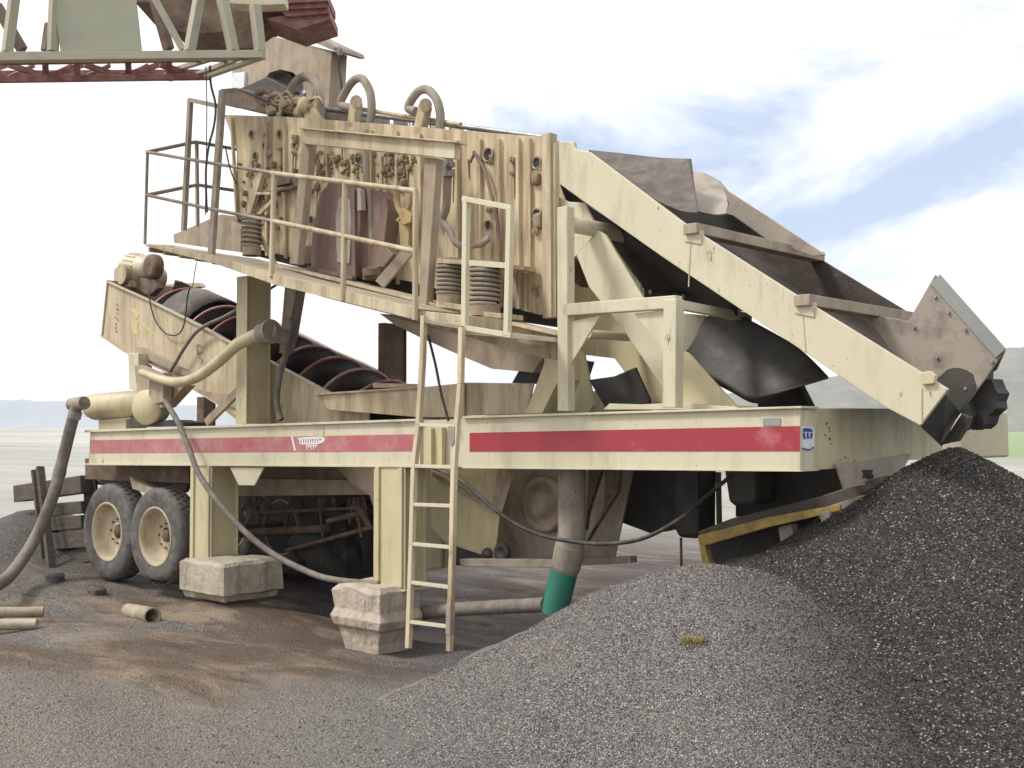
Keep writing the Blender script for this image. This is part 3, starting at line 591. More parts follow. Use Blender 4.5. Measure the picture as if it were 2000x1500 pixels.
# faded lettering on the trough side
m = MB()
for k, (x, y) in enumerate([(228,592),(229,601),(228,609),(226,617),(229,622),(226,630),(226,637),(227,644)]):
    m.prism(P([(x-2.5,y),(x+2.2,y+1.5),(x+1.6,y+6),(x-1.5,y+5)], ty0-.004), (0,.003,0)); 
m.build('lettering', M['tag_red'], trough)
m = MB()
for pts in ([(257,602),(268,604),(272,614),(266,624),(260,618),(263,611),(256,610)], [(262,625),(271,628),(268,640),(270,652),(262,654),(258,640)], [(276,628),(306,655),(306,658),(274,632)]): m.prism(P(pts, ty0-.004), (0,.003,0))
m.build('lettering', M['tag_yellow'], trough)
m = MB()
for pts in ([(382,674),(386,672),(388,690),(384,692)], [(384,690),(397,686),(397,689),(385,694)], [(388,672),(397,676),(396,680),(387,676)], [(389,696),(396,702),(394,712),(391,711),(393,703),(388,699)]): m.prism(P(pts, ty0-.004), (0,.003,0))
m.build('lettering', M['grey_tan'], trough)
# auger
A = Vector((-10.15, 1.22, 3.62)); B = Vector((-5.55, 1.22, 2.07)); axd = (B-A).normalized(); Rr = .56; pitch = .46
e1 = axd.cross(Vector((0,1,0))).normalized(); e2 = axd.cross(e1); Ln = (B-A).length
MB().cyl(A-axd*.2, B, .16, n=20).build('screw_shaft', M['screw'], trough)
n = int(Ln/pitch*36); rows = [[], []]; ed = []
for k in range(n+1):
    t = k/n*Ln; an = -t/pitch*2*math.pi; c = A+axd*t; dv = e1*math.cos(an)+e2*math.sin(an)
    rows[0].append(c+dv*.15); rows[1].append(c+dv*Rr); ed.append(c+dv*(Rr+.004))
MB().sheet(rows).build('screw_flight', M['screw'], trough, solid=.02)
MB().tube(ed, .017, 6, False).build('flight_edge', M['flight_edge'], trough)
# curved cover over the upper end of the auger
rows = []
for k in range(13):
    a = math.radians(-70+140*k/12); dv = Vector((0,math.sin(a),math.cos(a))); up = Vector((axd.z*-1,0,axd.x)).normalized(); up = up if up.z > 0 else -up
    q = up*math.cos(a)+Vector((0,1,0))*math.sin(a); rows.append([A+axd*s_+q*(Rr+.05) for s_ in (.62,.9,1.25)])
MB().sheet(rows).build('screw_cover', M['belt'], trough, solid=.015)
# drive at the upper end: motor, gearbox, guard
m = MB(); c = W(270,545,.95); m.box(c, (.42,.5,.30)); m.cyl(c+Vector((.1,-.32,.03)), c+Vector((.1,.3,.03)), .14); m.build('gearbox', M['cream_dusty'], trough, .02)
m = MB(); c0, c1 = W(249,517,.9), W(307,527,.9)
dr = (c1-c0).normalized(); m.lathe(c0, dr, [(0,.0),(0,.10),(.03,.155),(.12,.17),(.40,.17),(.44,.165),(.52,.15),(.60,.12),(.63,.02)], 28)
for k in range(16):
    t = 2*math.pi*k/16; q = Vector((0,1,0))*math.cos(t)+dr.cross(Vector((0,1,0)))*math.sin(t); m.bar(c0+dr*.14+q*.175, c0+dr*.38+q*.175, .012, .02, q)
m.build('drive_motor', M['cream'], trough)
m = MB(); c = W(292,520,.78); m.lathe(c, (0,1,0), [(0,.0),(-.02,.10),(0,.16),(.06,.17),(.12,.16)], 24); m.build('motor_cowl', M['brown'], trough)
m = MB(); m.prism(P([(253,540),(300,545),(308,562),(292,578),(256,562)], .80), (0,.10,0)); m.build('belt_guard', M['brown'], trough, .01)
MB().prism(P([(300,556),(385,552),(392,560),(310,572)], 1.7), (0,.1,0)).build('bearing_beam', M['cream_dusty'], trough, .004)
MB().tube(P([(292,570),(293,590),(303,625),(322,650),(342,655),(355,645),(362,620),(366,580),(372,560)], .44), .009, 8).build('power_cable', M['cable'], trough)
MB().tube(P([(486,592),(440,618),(405,634),(382,650),(360,680),(345,705),(331,728)], .40), [.022]*7, 10).build('water_hose', M['hose'], trough)
# ---- collecting tank and weir in the middle of the deck
m = MB(); m.prism(P([(615,770),(818,757),(906,748),(906,815),(818,815),(640,800)], .30), (0,.02,0))
m.prism(P([(616,768),(818,755),(818,758),(616,772)], .26), (0,.10,0)); m.prism([W(615,770,.30),W(640,800,.30),W(640,800,.30)+Vector((0,1.9,0)),W(615,770,.30)+Vector((0,1.9,0))], (.02,0,.0))
m.prism(P([(905,747),(1042,749),(1028,808),(905,812)], .34), (0,.02,0)); m.prism([p+Vector((0,1.9,0)) for p in P([(700,765),(1042,749),(1028,808),(700,815)], .30)], (0,.02,0))
m.prism(P([(728,748),(818,750),(818,756),(728,758)], .5), (0,.08,0))
tank = m.build('settling_tank', M['cream_dusty'], plant, .004)
MB().prism(P([(1066,700),(1092,698),(1092,740),(1058,808),(1026,808)], .12), (0,.3,0)).build('inclined_leg', M['cream_yellow'], plant, .004)
# ---- pump set at the rear: round tank, fan casing, curved discharge pipe
m = MB(); c = W(180,795,.35); c1 = W(255,790,.35); dv = (c1-c).normalized()
m.lathe(c, dv, [(-.03,.0),(-.02,.10),(.02,.155),(.10,.175),((c1-c).length+.62,.175),((c1-c).length+.62,.0)], 32); m.build('pump_tank', M['cream_yellow'], plant)
m = MB(); c = W(286,795,.10); m.lathe(c, (.35,-1,0), [(-.22,.0),(-.22,.19),(.0,.215),(.015,.21),(.015,.0)], 36); fan = m.build('pump_casing', M['cream_yellow'], plant)
m = MB(); m.prism(P([(292,725),(320,728),(318,785),(300,790),(290,770)], .02), (0,.12,0)); m.prism(P([(262,712),(338,745),(362,752),(322,795),(300,800),(268,770)], .16), (0,.15,0)); m.build('pump_bracket', M['tan'], plant, .006)
m = MB(); m.prism(P([(250,688),(270,690),(270,762),(252,760)], .32), (0,.2,0)); m.build('control_box', M['cream'], plant, .01)
m = MB(); m.prism(P([(192,820),(246,818),(246,842),(192,842)], .3), (0,.3,0)); m.build('pump_saddle', M['cream_yellow'], plant, .006)
m = MB(); m.prism(P([(250,812),(280,826),(330,820),(358,826),(358,832),(262,834)], .2), (0,.3,0)); m.build('pump_base', M['rubber_grey'], plant, .004)
MB().tube(P([(276,727),(320,742),(352,746),(388,735),(425,708),(462,675),(500,655),(522,650)], -.05), [.045,.055,.060,.060,.062,.066,.074,.084], 20).build('discharge_pipe', M['cream_yellow'], plant)
m = MB(); a, b = W(512,653,-.05), W(528,648,-.05); m.cyl(a, b, .115, n=28); m.cyl(a+(b-a)*1.02, a+(b-a)*1.25, .13, n=28); q = W(562,662,.2); m.cyl(b, b+(q-b)*.8, .085, n=20); m.build('pipe_flange', M['grey_tan'], plant, .004)
MB().tube(P([(567,622),(571,640),(562,680),(548,725),(541,770),(543,800),(549,820)], .3), .035, 10).build('drain_hose', M['hose'], plant)

# ---- screen support frame (sloping main beam) and walkway brackets
m = MB()
m.prism(P([(285,476),(330,478),(420,494),(480,503),(560,522),(640,541),(800,583),(1000,634),(1088,655),(1086,702),(1057,698),(905,656),(810,626),(640,583),(530,550),(420,508)], .10), (0,.16,0))
m.prism(P([(420,494),(560,520),(800,580),(1000,630),(1088,650),(1088,656),(1000,636),(800,586),(560,526),(420,500)], .02), (0,.30,0))
m.build('screen_frame', M['cream_dusty'], plant, .005)
m = MB(); m.prism(P([(760,620),(905,660),(1057,700),(1057,704),(905,664),(760,624)], 1.2), (0,.16,0)); m.build('screen_frame', M['cream_dusty'], plant, .005)
wy = -.55
m = MB(); m.prism(P([(285,477),(420,500),(536,535),(810,601),(810,624),(536,556),(420,515),(285,481)], wy), (0,.03,0))
a = P([(285,478),(420,503),(536,538),(810,604)], wy); b = [p+Vector((0,.62,0)) for p in a]
for i in range(3): m.prism([a[i]+Vector((0,.03,0)), a[i+1]+Vector((0,.03,0)), b[i+1], b[i]], (0,0,.012))
for i in range(14):
    t = i/13; k = min(int(t*3), 2); u_ = t*3-k; p = a[k].lerp(a[k+1], u_); m.bar(p+Vector((0,.04,-.05)), p+Vector((0,.64,-.05)), .04, .05)
walk = m.build('walkway', M['cream_dusty'], plant, .003)
m = MB(); m.prism(P([(338,458),(432,418),(470,445),(470,492),(420,486),(340,474)], .35), (0,.9,0)); m.build('walkway_landing', M['tan'], walk, .004)
m = MB()
for pts in ([(530,338),(812,373)], [(530,431),(812,491)]): m.tube(P(pts, wy), .024, 8, False)
for q in ([(536,340),(530,540)], [(674,358),(670,588)], [(812,372),(811,625)]): m.tube(P(q, wy), .027, 8, False)
m.build('guard_rail', M['cream_dusty'], walk)
m = MB()
for pts in ([(287,297),(415,319),(530,337)], [(287,381),(415,409),(530,431)]): m.tube(P(pts, wy), .018, 8, False)
m.tube(P([(288,297),(283,477)], wy), .018, 8, False)
c0, c1, c2 = W(287,297,wy), W(382,277,.35), W(464,292,.9); m.tube([c0,c1,c2], .022, 8, False)
c0, c1, c2 = W(287,381,wy), W(385,361,.35), W(464,373,.9); m.tube([c0,c1,c2], .022, 8, False); m.bar(W(384,277,.35), W(386,440,.35), .035, .035)
m.build('guard_rail', M['grey_tan'], walk)
m = MB()                                                    # tall flat posts of the old access gate
m.bar(W(372,194,.0), W(359,450,.0), .05, .06); m.bar(W(435,176,-.2), W(412,512,-.2), .05, .085); m.bar(W(370,195,.0), W(425,207,-.1), .04, .05)
m.bar(W(436,178,-.2), W(462,176,.1), .05, .05)
m.each('gate_post', M['grey_tan'], walk, .003)
m = MB()                                                    # white rail frame at the head of the ladder
for q in ([(911,388),(908,645)], [(997,404),(991,656)]): m.bar(W(*q[0], wy), W(*q[1], wy), .05, .05)
for q in ([(905,388),(1000,406)], [(920,514),(990,519)], [(906,640),(1000,655)]): m.bar(W(*q[0], wy), W(*q[1], wy), .045, .045)
m.prism(P([(903,641),(998,652),(998,661),(905,652)], wy), (0,.6,0))
m.build('rail_frame', M['cream'], walk, .003)
m = MB(); m.prism(P([(816,606),(905,616),(905,645),(818,618)], wy+.05), (0,.55,0)); m.build('ladder_landing', M['cream_dusty'], walk, .003)
m = MB(); m.bar(W(742,556,wy+.05), W(804,484,wy+.2), .05, .10); m.build('walkway_brace', M['tan'], walk, .003)
MB().tube(P([(836,655),(850,710),(862,770),(876,822)], -.1), .012, 6).build('control_cable', M['cable'], walk)
m = MB()                                                    # guard beam with two splayed legs over the drive
m.prism(P([(584,249),(890,277),(888,310),(588,280)], -.05), (0,.07,0)); m.prism(P([(584,248),(891,276),(891,279),(584,251)], -.10), (0,.14,0))
g = m.build('guard_beam', M['cream_dusty'], walk, .004)
m = MB(); m.prism(P([(590,280),(606,281),(580,516),(565,515)], .0), (0,.09,0)); m.prism(P([(829,307),(853,309),(832,600),(818,600)], .0), (0,.09,0)); m.each('guard_leg', M['tan'], walk, .004)
MB().prism(P([(848,273.5),(888,277.5),(887,309),(847,306)], -.055), (0,.004,0)).build('pale_panel', M['cream'], walk)

# ---- discharge chute
cy0, cy1 = .40, 2.5
side = [(1092,277),(1121,277),(1122,288),(1128,293),(1150,296),(1346,443),(1564,582),(1797,726),(1851,760),(1797,831),(1729,795),(1576,691),(1300,506),(1206,440),(1094,360)]
sp = P(side, cy0); chute = MB().prism(sp, (0,.04,0)).build('discharge_chute', M['cream'], plant, .005)
fs = [Vector((p.x, cy1, p.z)) for p in sp]
liner_top = [sp[4], sp[5], sp[6], sp[6].lerp(sp[7], .72)]
fl_ = [Vector((p.x-.10, 0, p.z-.30)) for p in liner_top]
rows = [[Vector((p.x, cy0+.05, p.z)) for p in fl_], [Vector((p.x, (cy0+cy1)/2, p.z-.03)) for p in fl_], [Vector((p.x, cy1, p.z)) for p in fl_]]
MB().sheet(rows, False).build('chute_floor', M['rust'], chute, solid=.02)
tpz = [Vector((p.x, cy1, p.z+.0)) for p in liner_top]
MB().prism(tpz+[Vector((p.x, cy1, p.z-.55)) for p in liner_top[::-1]], (0,.03,0)).build('chute_wall', M['rust'], chute, .003)
# crossbars with their end boxes
for (px, py, w_) in ((1350,446,.14),(1567,585,.14)):
    p = W(px, py, cy0); m = MB(); m.box((p.x+.02,(cy0+cy1)/2-.01,p.z-.01), (.13, cy1-cy0+.08, .085)); m.build('cross_bar', M['tan'], chute, .006)
    MB().prism([p+Vector((-.06,-.012,.03)), p+Vector((.10,-.012,-.03)), p+Vector((.10,-.012,-.14)), p+Vector((-.06,-.012,-.10))], (0,.05,0)).build('end_cap', M['cream'], chute, .004)
for (px0,py0,px1,py1) in ((1350,455,1345,560),(1567,606,1574,688),(1801,758,1801,828)):
    MB().bar(W(px0,py0,cy0-.001), W(px1,py1,cy0-.001), .008, .008).build('weld_seam', M['cream_dusty'], chute)
MB().prism(P([(1797,728),(1815,724),(1826,733),(1824,749),(1800,752)], cy0-.03), (0,.05,0)).build('end_cap', M['cream_yellow'], chute, .006)
# flared deflector plate on the far side, liner below it
dp = P([(1688,611),(1774,627),(1826,537),(1963,682),(1928,735),(1868,815),(1842,852),(1812,845),(1800,770)], 1.55)
MB().prism(dp, (0,.03,0)).build('deflector_plate', M['wet'], chute, .004)
MB().bar(W(1827,545,1.54), W(1955,690,1.54), .015, .10).build('deflector_edge', M['cover'], chute)
m = MB()
for a, b in ((1827,580),(1853,610),(1786,639),(1886,644),(1831,698),(1887,759),(1938,706)): p = W(a, b, 1.55); m.cyl(p+Vector((0,-.02,0)), p, .014, n=8)
m.each('bolt', M['metal'], chute)
m = MB(); m.prism(P([(1868+38*math.cos(t*.35)*(1+.08*math.sin(t*2.1)), 752+34*math.sin(t*.35)) if t < 9 or t > 17.9 else (1868-38, 752) for t in range(-9, 1)]+[(1905,762),(1880,795),(1846,851),(1815,842),(1802,800),(1818,760)], 1.538), (0,.010,0)); m.build('liner_patch', M['rubber_grey'], chute)
MB().prism([W(1798,830,.45), W(1846,765,.45), W(1872,800,1.5), W(1838,868,1.5)], (0,.02,-.02)).build('lip_sheet', M['rubber'], chute)
m = MB()
m.prism(P([(1884,780),(1900,762),(1922,742),(1936,740),(1943,758),(1950,768),(1944,784),(1946,797),(1930,812),(1926,828),(1914,838),(1906,828),(1898,840),(1890,822),(1880,826),(1878,804)], 1.62), (.03,.16,0)); m.prism(P([(1878,800),(1890,786),(1902,812),(1886,842),(1874,836)], 1.5), (0,.10,.01)); m.each('rubber_lip', M['rubber'], chute)
m = MB(); m.prism(P([(1838,868),(1850,850),(1878,808),(1893,815),(1886,835),(1868,862),(1854,864)], 1.3), (0,.08,0)); m.prism(P([(1932,720),(1962,684),(1945,722),(1938,726)], 1.6), (0,.03,0)); m.each('rubber_lip', M['rubber_grey'], chute, .004)
# rubber flaps bent over the top
def flap(ctrl, ys, mat, name):     # rows of px points, each on its own plane
    rows = [P(c, y) for c, y in zip(ctrl, ys)]
    # densify
    out_ = []
    for i in range(len(rows)-1):
        for k in range(6):
            t = k/6; s_ = t*t*(3-2*t); out_.append([a.lerp(b, s_) for a, b in zip(rows[i], rows[i+1])])
    out_.append(rows[-1])
    fin = []
    for r_ in out_:
        q = []
        for i in range(len(r_)-1):
            for k in range(6):
                p0 = r_[max(i-1,0)]; p1 = r_[i]; p2 = r_[i+1]; p3 = r_[min(i+2,len(r_)-1)]; t = k/6
                q.append(.5*((2*p1)+(p2-p0)*t+(2*p0-5*p1+4*p2-p3)*t*t+(3*p1-p0-3*p2+p3)*t**3))
        q.append(r_[-1]); fin.append(q)
    return MB().sheet(fin).build(name, mat, chute, solid=.015)
flap([[(1150,294),(1210,300),(1290,309),(1350,311)], [(1165,310),(1230,330),(1300,345),(1355,352)], [(1200,335),(1260,365),(1320,385),(1362,398)], [(1250,370),(1290,395),(1330,412),(1364,416)]], [1.05,.95,.75,.5], M['belt'], 'rubber_flap')
flap([[(1352,336),(1375,339),(1400,352),(1410,362)], [(1350,360),(1375,372),(1405,382),(1419,385)], [(1352,385),(1375,402),(1405,408),(1422,400)], [(1345,405),(1370,416),(1400,420),(1418,418)]], [1.5,1.3,1.1,1.0], M['wet'], 'rubber_flap')
MB().prism(P([(1250,350),(1340,395),(1430,420),(1500,470),(1480,490),(1380,460),(1290,410)], 1.7), (0,.03,0)).build('rubber_curtain', M['rubber'], chute)  # dark sheet added to close the bright gap below the flap
MB().prism(P([(1404,352),(1420,372),(1510,430),(1612,498),(1590,500),(1500,470),(1425,440),(1418,420),(1424,398)], 1.9), (0,.03,0)).build('chute_wall', M['wet'], chute, .003)
# underside: dark sheets hanging below the chute
flap([[(1095,360),(1140,395),(1206,440),(1300,505),(1440,600)], [(1110,400),(1160,430),(1225,480),(1330,560),(1440,620)], [(1120,420),(1180,470),(1240,555),(1340,570),(1440,600)]], [.7,.9,1.0], M['rubber'], 'rubber_curtain')
flap([[(1376,618),(1440,618),(1470,628),(1560,680),(1615,735)], [(1360,650),(1400,680),(1450,700),(1530,735),(1618,738)], [(1340,682),(1372,722),(1420,752),(1470,776),(1560,755)], [(1341,684),(1380,735),(1430,765),(1482,787),(1545,758)]], [.95,.85,.75,.80], M['rubber_grey'], 'rubber_curtain')
MB().prism(P([(1480,788),(1500,770),(1560,752),(1582,795),(1480,795)], 1.3), (0,.1,0)).build('rubber_curtain', M['rubber'], plant)
MB().prism(P([(1255,556),(1290,560),(1385,575),(1440,604),(1260,600)], 1.1), (0,.3,0)).build('rubber_box', M['rubber'], plant, .01)
m = MB()
for a, b in ((1270,570),(1334,578),(1390,585)): p = W(a, b, 1.08); m.cyl(p, p+Vector((0,.03,0)), .02, n=10)
m.each('bolt', M['metal'], plant)
# ---- chute support: gusseted frames
m = MB()
m.bar(W(1105,405,.06), W(1106,803,.06), .10, .11); m.bar(W(1316,585,.06), W(1314,796,.06), .11, .12)
m.bar(W(1106,606,.06), W(1326,590,.06), .10, .10)
m.each('chute_frame', M['cream'], plant, .006)
m = MB()
m.prism(P([(1114,628),(1172,616),(1114,712)], .05), (0,.02,0)); m.prism(P([(1238,612),(1302,606),(1302,692)], .05), (0,.02,0))
m.each('gusset', M['cream'], plant, .002)
gx = W(1328,620,.06).x
m = MB(); m.bar(W(1328,596,.1), W(1462,621,1.1), .07, .07); m.prism([W(1330,612,.1), W(1376,616,.55), W(1340,682,.2), W(1330,690,.1)], (.02,0,0)); m.each('chute_frame', M['cream'], plant, .004)
m = MB(); m.tube([W(1108,436,.1), W(1235,462,1.0)], .07, 14, False); m.tube([W(1150,652,.4), W(1228,658,.8)], .04, 10, False); m.each('cross_tube', M['cream'], plant)
m = MB()
m.prism(P([(1088,383),(1110,394),(1140,396),(1162,435),(1166,452),(1125,500),(1088,520)], .55), (0,.03,0))
m.prism(P([(1126,498),(1168,450),(1182,458),(1255,580),(1300,640),(1352,742),(1352,796),(1320,796),(1215,640),(1150,560)], .42), (0,.03,0))
m.prism(P([(1182,458),(1250,555),(1256,590),(1240,592),(1205,560)], .75), (0,.03,0))
m.each('hopper_wall', M['cream'], plant, .004)
m = MB()
m.prism(P([(1115,560),(1160,562),(1210,600),(1330,700),(1332,795),(1270,795),(1200,700),(1115,690)], .9), (0,.03,0)); m.prism(P([(1330,682),(1345,690),(1440,796),(1330,796)], .4), (0,.03,0))
m.prism(P([(1062,700),(1092,640),(1140,690),(1160,790),(1150,805),(1090,805),(1070,760)], .8), (0,.03,0))
m.each('hopper_wall', M['cream_yellow'], plant, .004)
MB().prism(P([(1150,742),(1200,735),(1240,718),(1268,780),(1268,800),(1185,800)], .7), (0,.03,0)).build('rubber_curtain', M['rubber'], plant)
MB().prism(P([(1114,500),(1125,505),(1165,560),(1140,565),(1114,545)], .95), (0,.05,0)).build('rubber_box', M['brown'], plant)
# ---- underflow hopper and plates between the legs, downpipe
m = MB()
m.prism(P([(842,900),(985,900),(998,905),(976,998),(966,1092),(870,1060),(842,1030)], .62), (0,.02,0))
m.build('lower_hopper', M['cream_yellow'], plant, .004)
m = MB(); m.prism(P([(975,900),(1015,900),(976,1000),(960,990)], .55), (0,.02,0)); m.bar(W(845,926,.55), W(972,1001,.55), .02, .045); m.bar(W(1000,924,.55), W(974,1004,.5), .02, .05); m.each('hopper_rib', M['tan'], plant, .003)
m = MB(); m.prism(P([(998,900),(1240,900),(1200,1090),(1085,1104),(964,1096),(976,1000)], .95), (0,.02,0)); m.build('lower_hopper', M['grey_tan'], plant, .004)
m = MB(); c = W(1065,985,.93); m.lathe(c, (0,-1,0), [(0,.26),(.05,.26),(.06,.20),(.02,.19),(.02,.13),(.12,.12),(.12,0)], 28); m.build('inspection_port', M['tan'], plant)
m = MB(); c = W(984,1078,.6); m.lathe(c, (0,-1,0), [(0,.09),(.04,.09),(.05,.05),(.03,.04),(.03,0)], 20); c = W(952,1082,.6); m.lathe(c, (0,-1,0), [(0,.06),(.03,.05),(.04,0)], 16); m.each('drain_cap', M['rubber_grey'], plant)
m = MB(); m.bar(W(905,1098,.5), W(1085,1100,.5), .1, .07); m.bar(W(1130,1098,.9), W(1238,1092,.9), .1, .06); m.each('skid_beam', M['grey_tan'], plant, .006)
py_ = .35
m = MB().tube(P([(1117,895),(1117,1040),(1113,1068)], py_), [.120,.120,.125], 24, False).tube(P([(1114,1066),(1105,1108)], py_), [.135,.128], 24, False).tube(P([(1105,1106),(1100,1126)], py_), [.128,.105], 24, False)
pipe = m.build('downpipe', M['grey_tan'], plant)
MB().tube(P([(1104,1108),(1083,1196)], py_), [.120,.118], 24, False).build('pipe_sleeve', M['green'], pipe)
m = MB(); m.prism(P([(1150,900),(1180,900),(1148,1000),(1143,1035)], .7), (0,.05,0)); m.prism(P([(1182,900),(1212,900),(1206,960),(1150,1050),(1143,1062),(1180,990)], .7), (0,.05,0)); m.each('v_brace', M['brown'], plant, .003)
# black rubber curtains under the discharge end
m = MB(); m.prism(P([(1212,895),(1342,895),(1342,1000),(1318,1030),(1270,1042),(1200,1016)], 1.2), (0,.3,0)); m.build('rubber_curtain', M['rubber'], plant, .01)
m = MB(); m.prism(P([(1316,895),(1364,895),(1363,1046),(1355,1052),(1325,1050),(1314,1030)], 1.0), (0,.3,0)); m.build('rubber_curtain', M['rubber'], plant, .03)
m = MB(); m.prism(P([(1410,895),(1475,895),(1476,978),(1468,986),(1432,988),(1422,980)], 1.1), (0,.3,0)); m.build('rubber_curtain', M['rubber_grey'], plant, .03)
m = MB(); m.prism(P([(1470,890),(1700,890),(1662,950),(1600,975),(1436,1010),(1436,985),(1470,982)], 1.45), (0,.6,0)); m.build('rubber_curtain', M['rubber'], plant, .01)
m = MB(); m.bar(W(1403,922,1.3), W(1405,1030,1.3), .03, .04); m.tube(P([(1330,1050),(1331,1116)], 1.0), .012, 6, False); m.each('tie_rod', M['brown'], plant)
# pan hanging under the screen
m = MB()
m.prism(P([(740,612),(905,656),(1062,696),(1040,728),(1003,724),(960,720),(905,697),(818,658),(770,634)], .8), (0,.5,0)); m.build('underflow_pan', M['tan'], plant, .004)
MB().prism(P([(1030,694),(1060,700),(1045,748),(1000,748)], .9), (0,.8,0)).build('rubber_curtain', M['rubber'], plant)

# ================================================================ VIBRATING SCREEN (rides on springs)
vs_ = thing('vibrating_screen', 'mud streaked vibrating screen box riding on coil springs atop the cream trailer', 'vibrating screen', W(760, 560, .5))
sy0, sy1 = .5, 2.3
body = P([(437,224),(560,228),(760,243),(1062,268),(1090,275),(1090,622),(1040,612),(1005,602),(800,550),(640,520),(500,486),(462,472),(462,292)], sy0)
m = MB().prism(body, (0,.02,0)); m.prism([p+Vector((0,sy1-sy0,0)) for p in body], (0,.02,0))
side_ = m.build('side_plate', M['screen'], vs_, .004)
rib = MB()
for a, b, t_, bt, w_ in ((452,466,230,470,.05),(520,522,238,500,.06),(556,558,240,505,.05),(640,642,300,528,.05),(725,728,255,545,.05),(775,777,256,555,.04),(820,824,262,560,.05),(893,895,275,588,.05),(938,940,272,595,.04),(975,978,272,600,.05),(1012,1014,270,604,.06),(1035,1037,270,610,.04),(1070,1072,262,618,.09),(1084,1085,280,620,.05)):
    rib.bar(W(a,t_,sy0-.02), W(b,bt,sy0-.02), .038, w_*.62, (1,0,0))
rib.build('side_rib', M['screen'], vs_, .004)
m = MB(); m.bar(W(1073,262,sy0-.02), W(1075,622,sy0-.02), .10, .10, (1,0,0)); m.build('end_post', M['cream_dusty'], vs_, .006)
m = MB()
holes = [(491,262,.04),(519,264,.045),(546,262,.04),(575,268,.045),(516,284,.03),(545,290,.03),(575,285,.04),(574,297,.045),(498,305,.04),(525,300,.05),(640,315,.05),(655,308,.06),(700,310,.05),(780,312,.05),(953,302,.055),(1001,312,.045),(1048,318,.045),(1000,338,.03),(1045,345,.035),(955,410,.04),(1048,420,.05),(1047,452,.045),(953,440,.04),(1046,560,.04),(608,430,.04),(606,372,.05),(498,402,.06),(520,395,.05)]
for a, b, r_ in holes[1::2]:
    r_ *= .72; c = W(a, b, sy0-.02); m.lathe(c, (0,-1,0), [(-.02,r_),(.02,r_),(.025,r_*.7),(.01,r_*.65),(.01,r_*.4),(.035,r_*.35),(.035,0)], 12)
m.each('bolt_boss', M['tan'], vs_)
for a, b, r_ in holes[::2]:
    o_v = [W(a, b, sy0-.003)+Vector((math.cos(t*math.pi/6)*r_*.75, 0, math.sin(t*math.pi/6)*r_*(1.05+.15*math.sin(t*2+a)))) for t in range(12)]
    MB().prism(o_v, (0,.002,0)).build('opening_shade', M['rubber'], vs_)  # flat dark oval painted for the shade inside an opening
    MB().lathe(W(a, b, sy0-.01), (0,1,0), [(0,r_*1.02),(-.012,r_*1.1),(-.012,r_*1.28),(0,r_*1.35)], 14).build('opening_rim', M['tan'], vs_)
m = MB()
for k in range(26):      # mud and rust drips running down the plate
    a = random.uniform(470,1080); b = 245+(a-470)*.045+random.uniform(5,150); c0 = W(a, b, sy0-.006); m.tube([c0, c0+Vector((.004,0,-.08)), c0+Vector((random.uniform(-.01,.01),0,-random.uniform(.15,.45)))], [.012,.008,.003], 6)
for a, b, r_ in holes[3::5]+[(1048,425,.06),(1046,565,.05),(957,305,.05)]:
    c = W(a+3, b+6, sy0-.01); m.rock(c, (r_*1.0,.03,r_*1.7), int(a), 1, .05)
for k in range(170):
    a = random.choice([random.gauss(645,22), random.gauss(785,16), random.gauss(715,30)]); b = random.choice([random.gauss(315,12), random.gauss(338,22)]); c = W(a, b, sy0-.008); r_ = random.uniform(.005,.019); m.rock(c, (r_*1.6,.02,r_*random.uniform(1.5,4)), k, 1, .05)
for k in range(90):
    a = random.choice([random.uniform(465,560), random.gauss(515,14)]); b = random.uniform(320,450); c = W(a, b, sy0-.02); r_ = random.uniform(.006,.024); m.rock(c, (r_*1.3,.05,r_*2.2), k, 1, .03)
m.build('caked_mud', M['brown_mud'], vs_)['kind'] = 'stuff'
m = MB()                                    # far side plate lip, decks, cross tubes
for zz in (0, .35, .7): 
    a, b = body[12]+Vector((0,.02,zz)), body[9]+Vector((1.9,.02,zz*.9)); m.prism([a, b, b+Vector((0,sy1-sy0-.02,0)), a+Vector((0,sy1-sy0-.02,0))], (0,0,.02))
m.each('screen_deck', M['brown'], vs_)
MB().prism(P([(500,478),(640,512),(800,545),(1005,596),(1092,616),(1092,640),(1000,626),(800,574),(640,536),(500,500)], .62), (0,.05,0)).build('dark_gap_strip', M['rubber'], vs_)  # dark strip added as the shade in the gap below the side plate
# drive guards (two arched maroon covers)
m = MB(); m.prism(P([(606,524),(609,455),(624,378),(641,358),(680,354),(694,372),(704,410),(703,440),(690,541)], .22), (0,.22,0)); m.build('belt_guard', M['maroon'], vs_, .012)
m = MB(); m.prism(P([(692,362),(732,371),(753,390),(757,410),(750,478),(768,497),(745,528),(697,537)], .30), (0,.18,0)); m.build('belt_guard', M['maroon'], vs_, .012)
m = MB(); m.prism(P([(655,420),(661,390),(672,378),(684,392),(686,440),(682,515),(658,512)], .205), (0,.015,0)); m.prism(P([(697,366),(704,372),(706,410),(698,412)], .2), (0,.06,0)); m.build('guard_panel', M['wet'], vs_, .003)
m = MB(); m.bar(W(604,523,.2), W(692,543,.2), .06, .04); m.bar(W(692,543,.2), W(690,370,.2), .02, .05, (1,0,0)); m.build('guard_edge', M['maroon'], vs_)
m = MB(); m.box(W(612,500,.38), (.35,.2,.2)); m.cyl(W(733,540,.25), W(733,528,.25), .12); m.box(W(738,535,.3), (.25,.2,.12)); m.build('motor_base', M['brown'], vs_, .01)
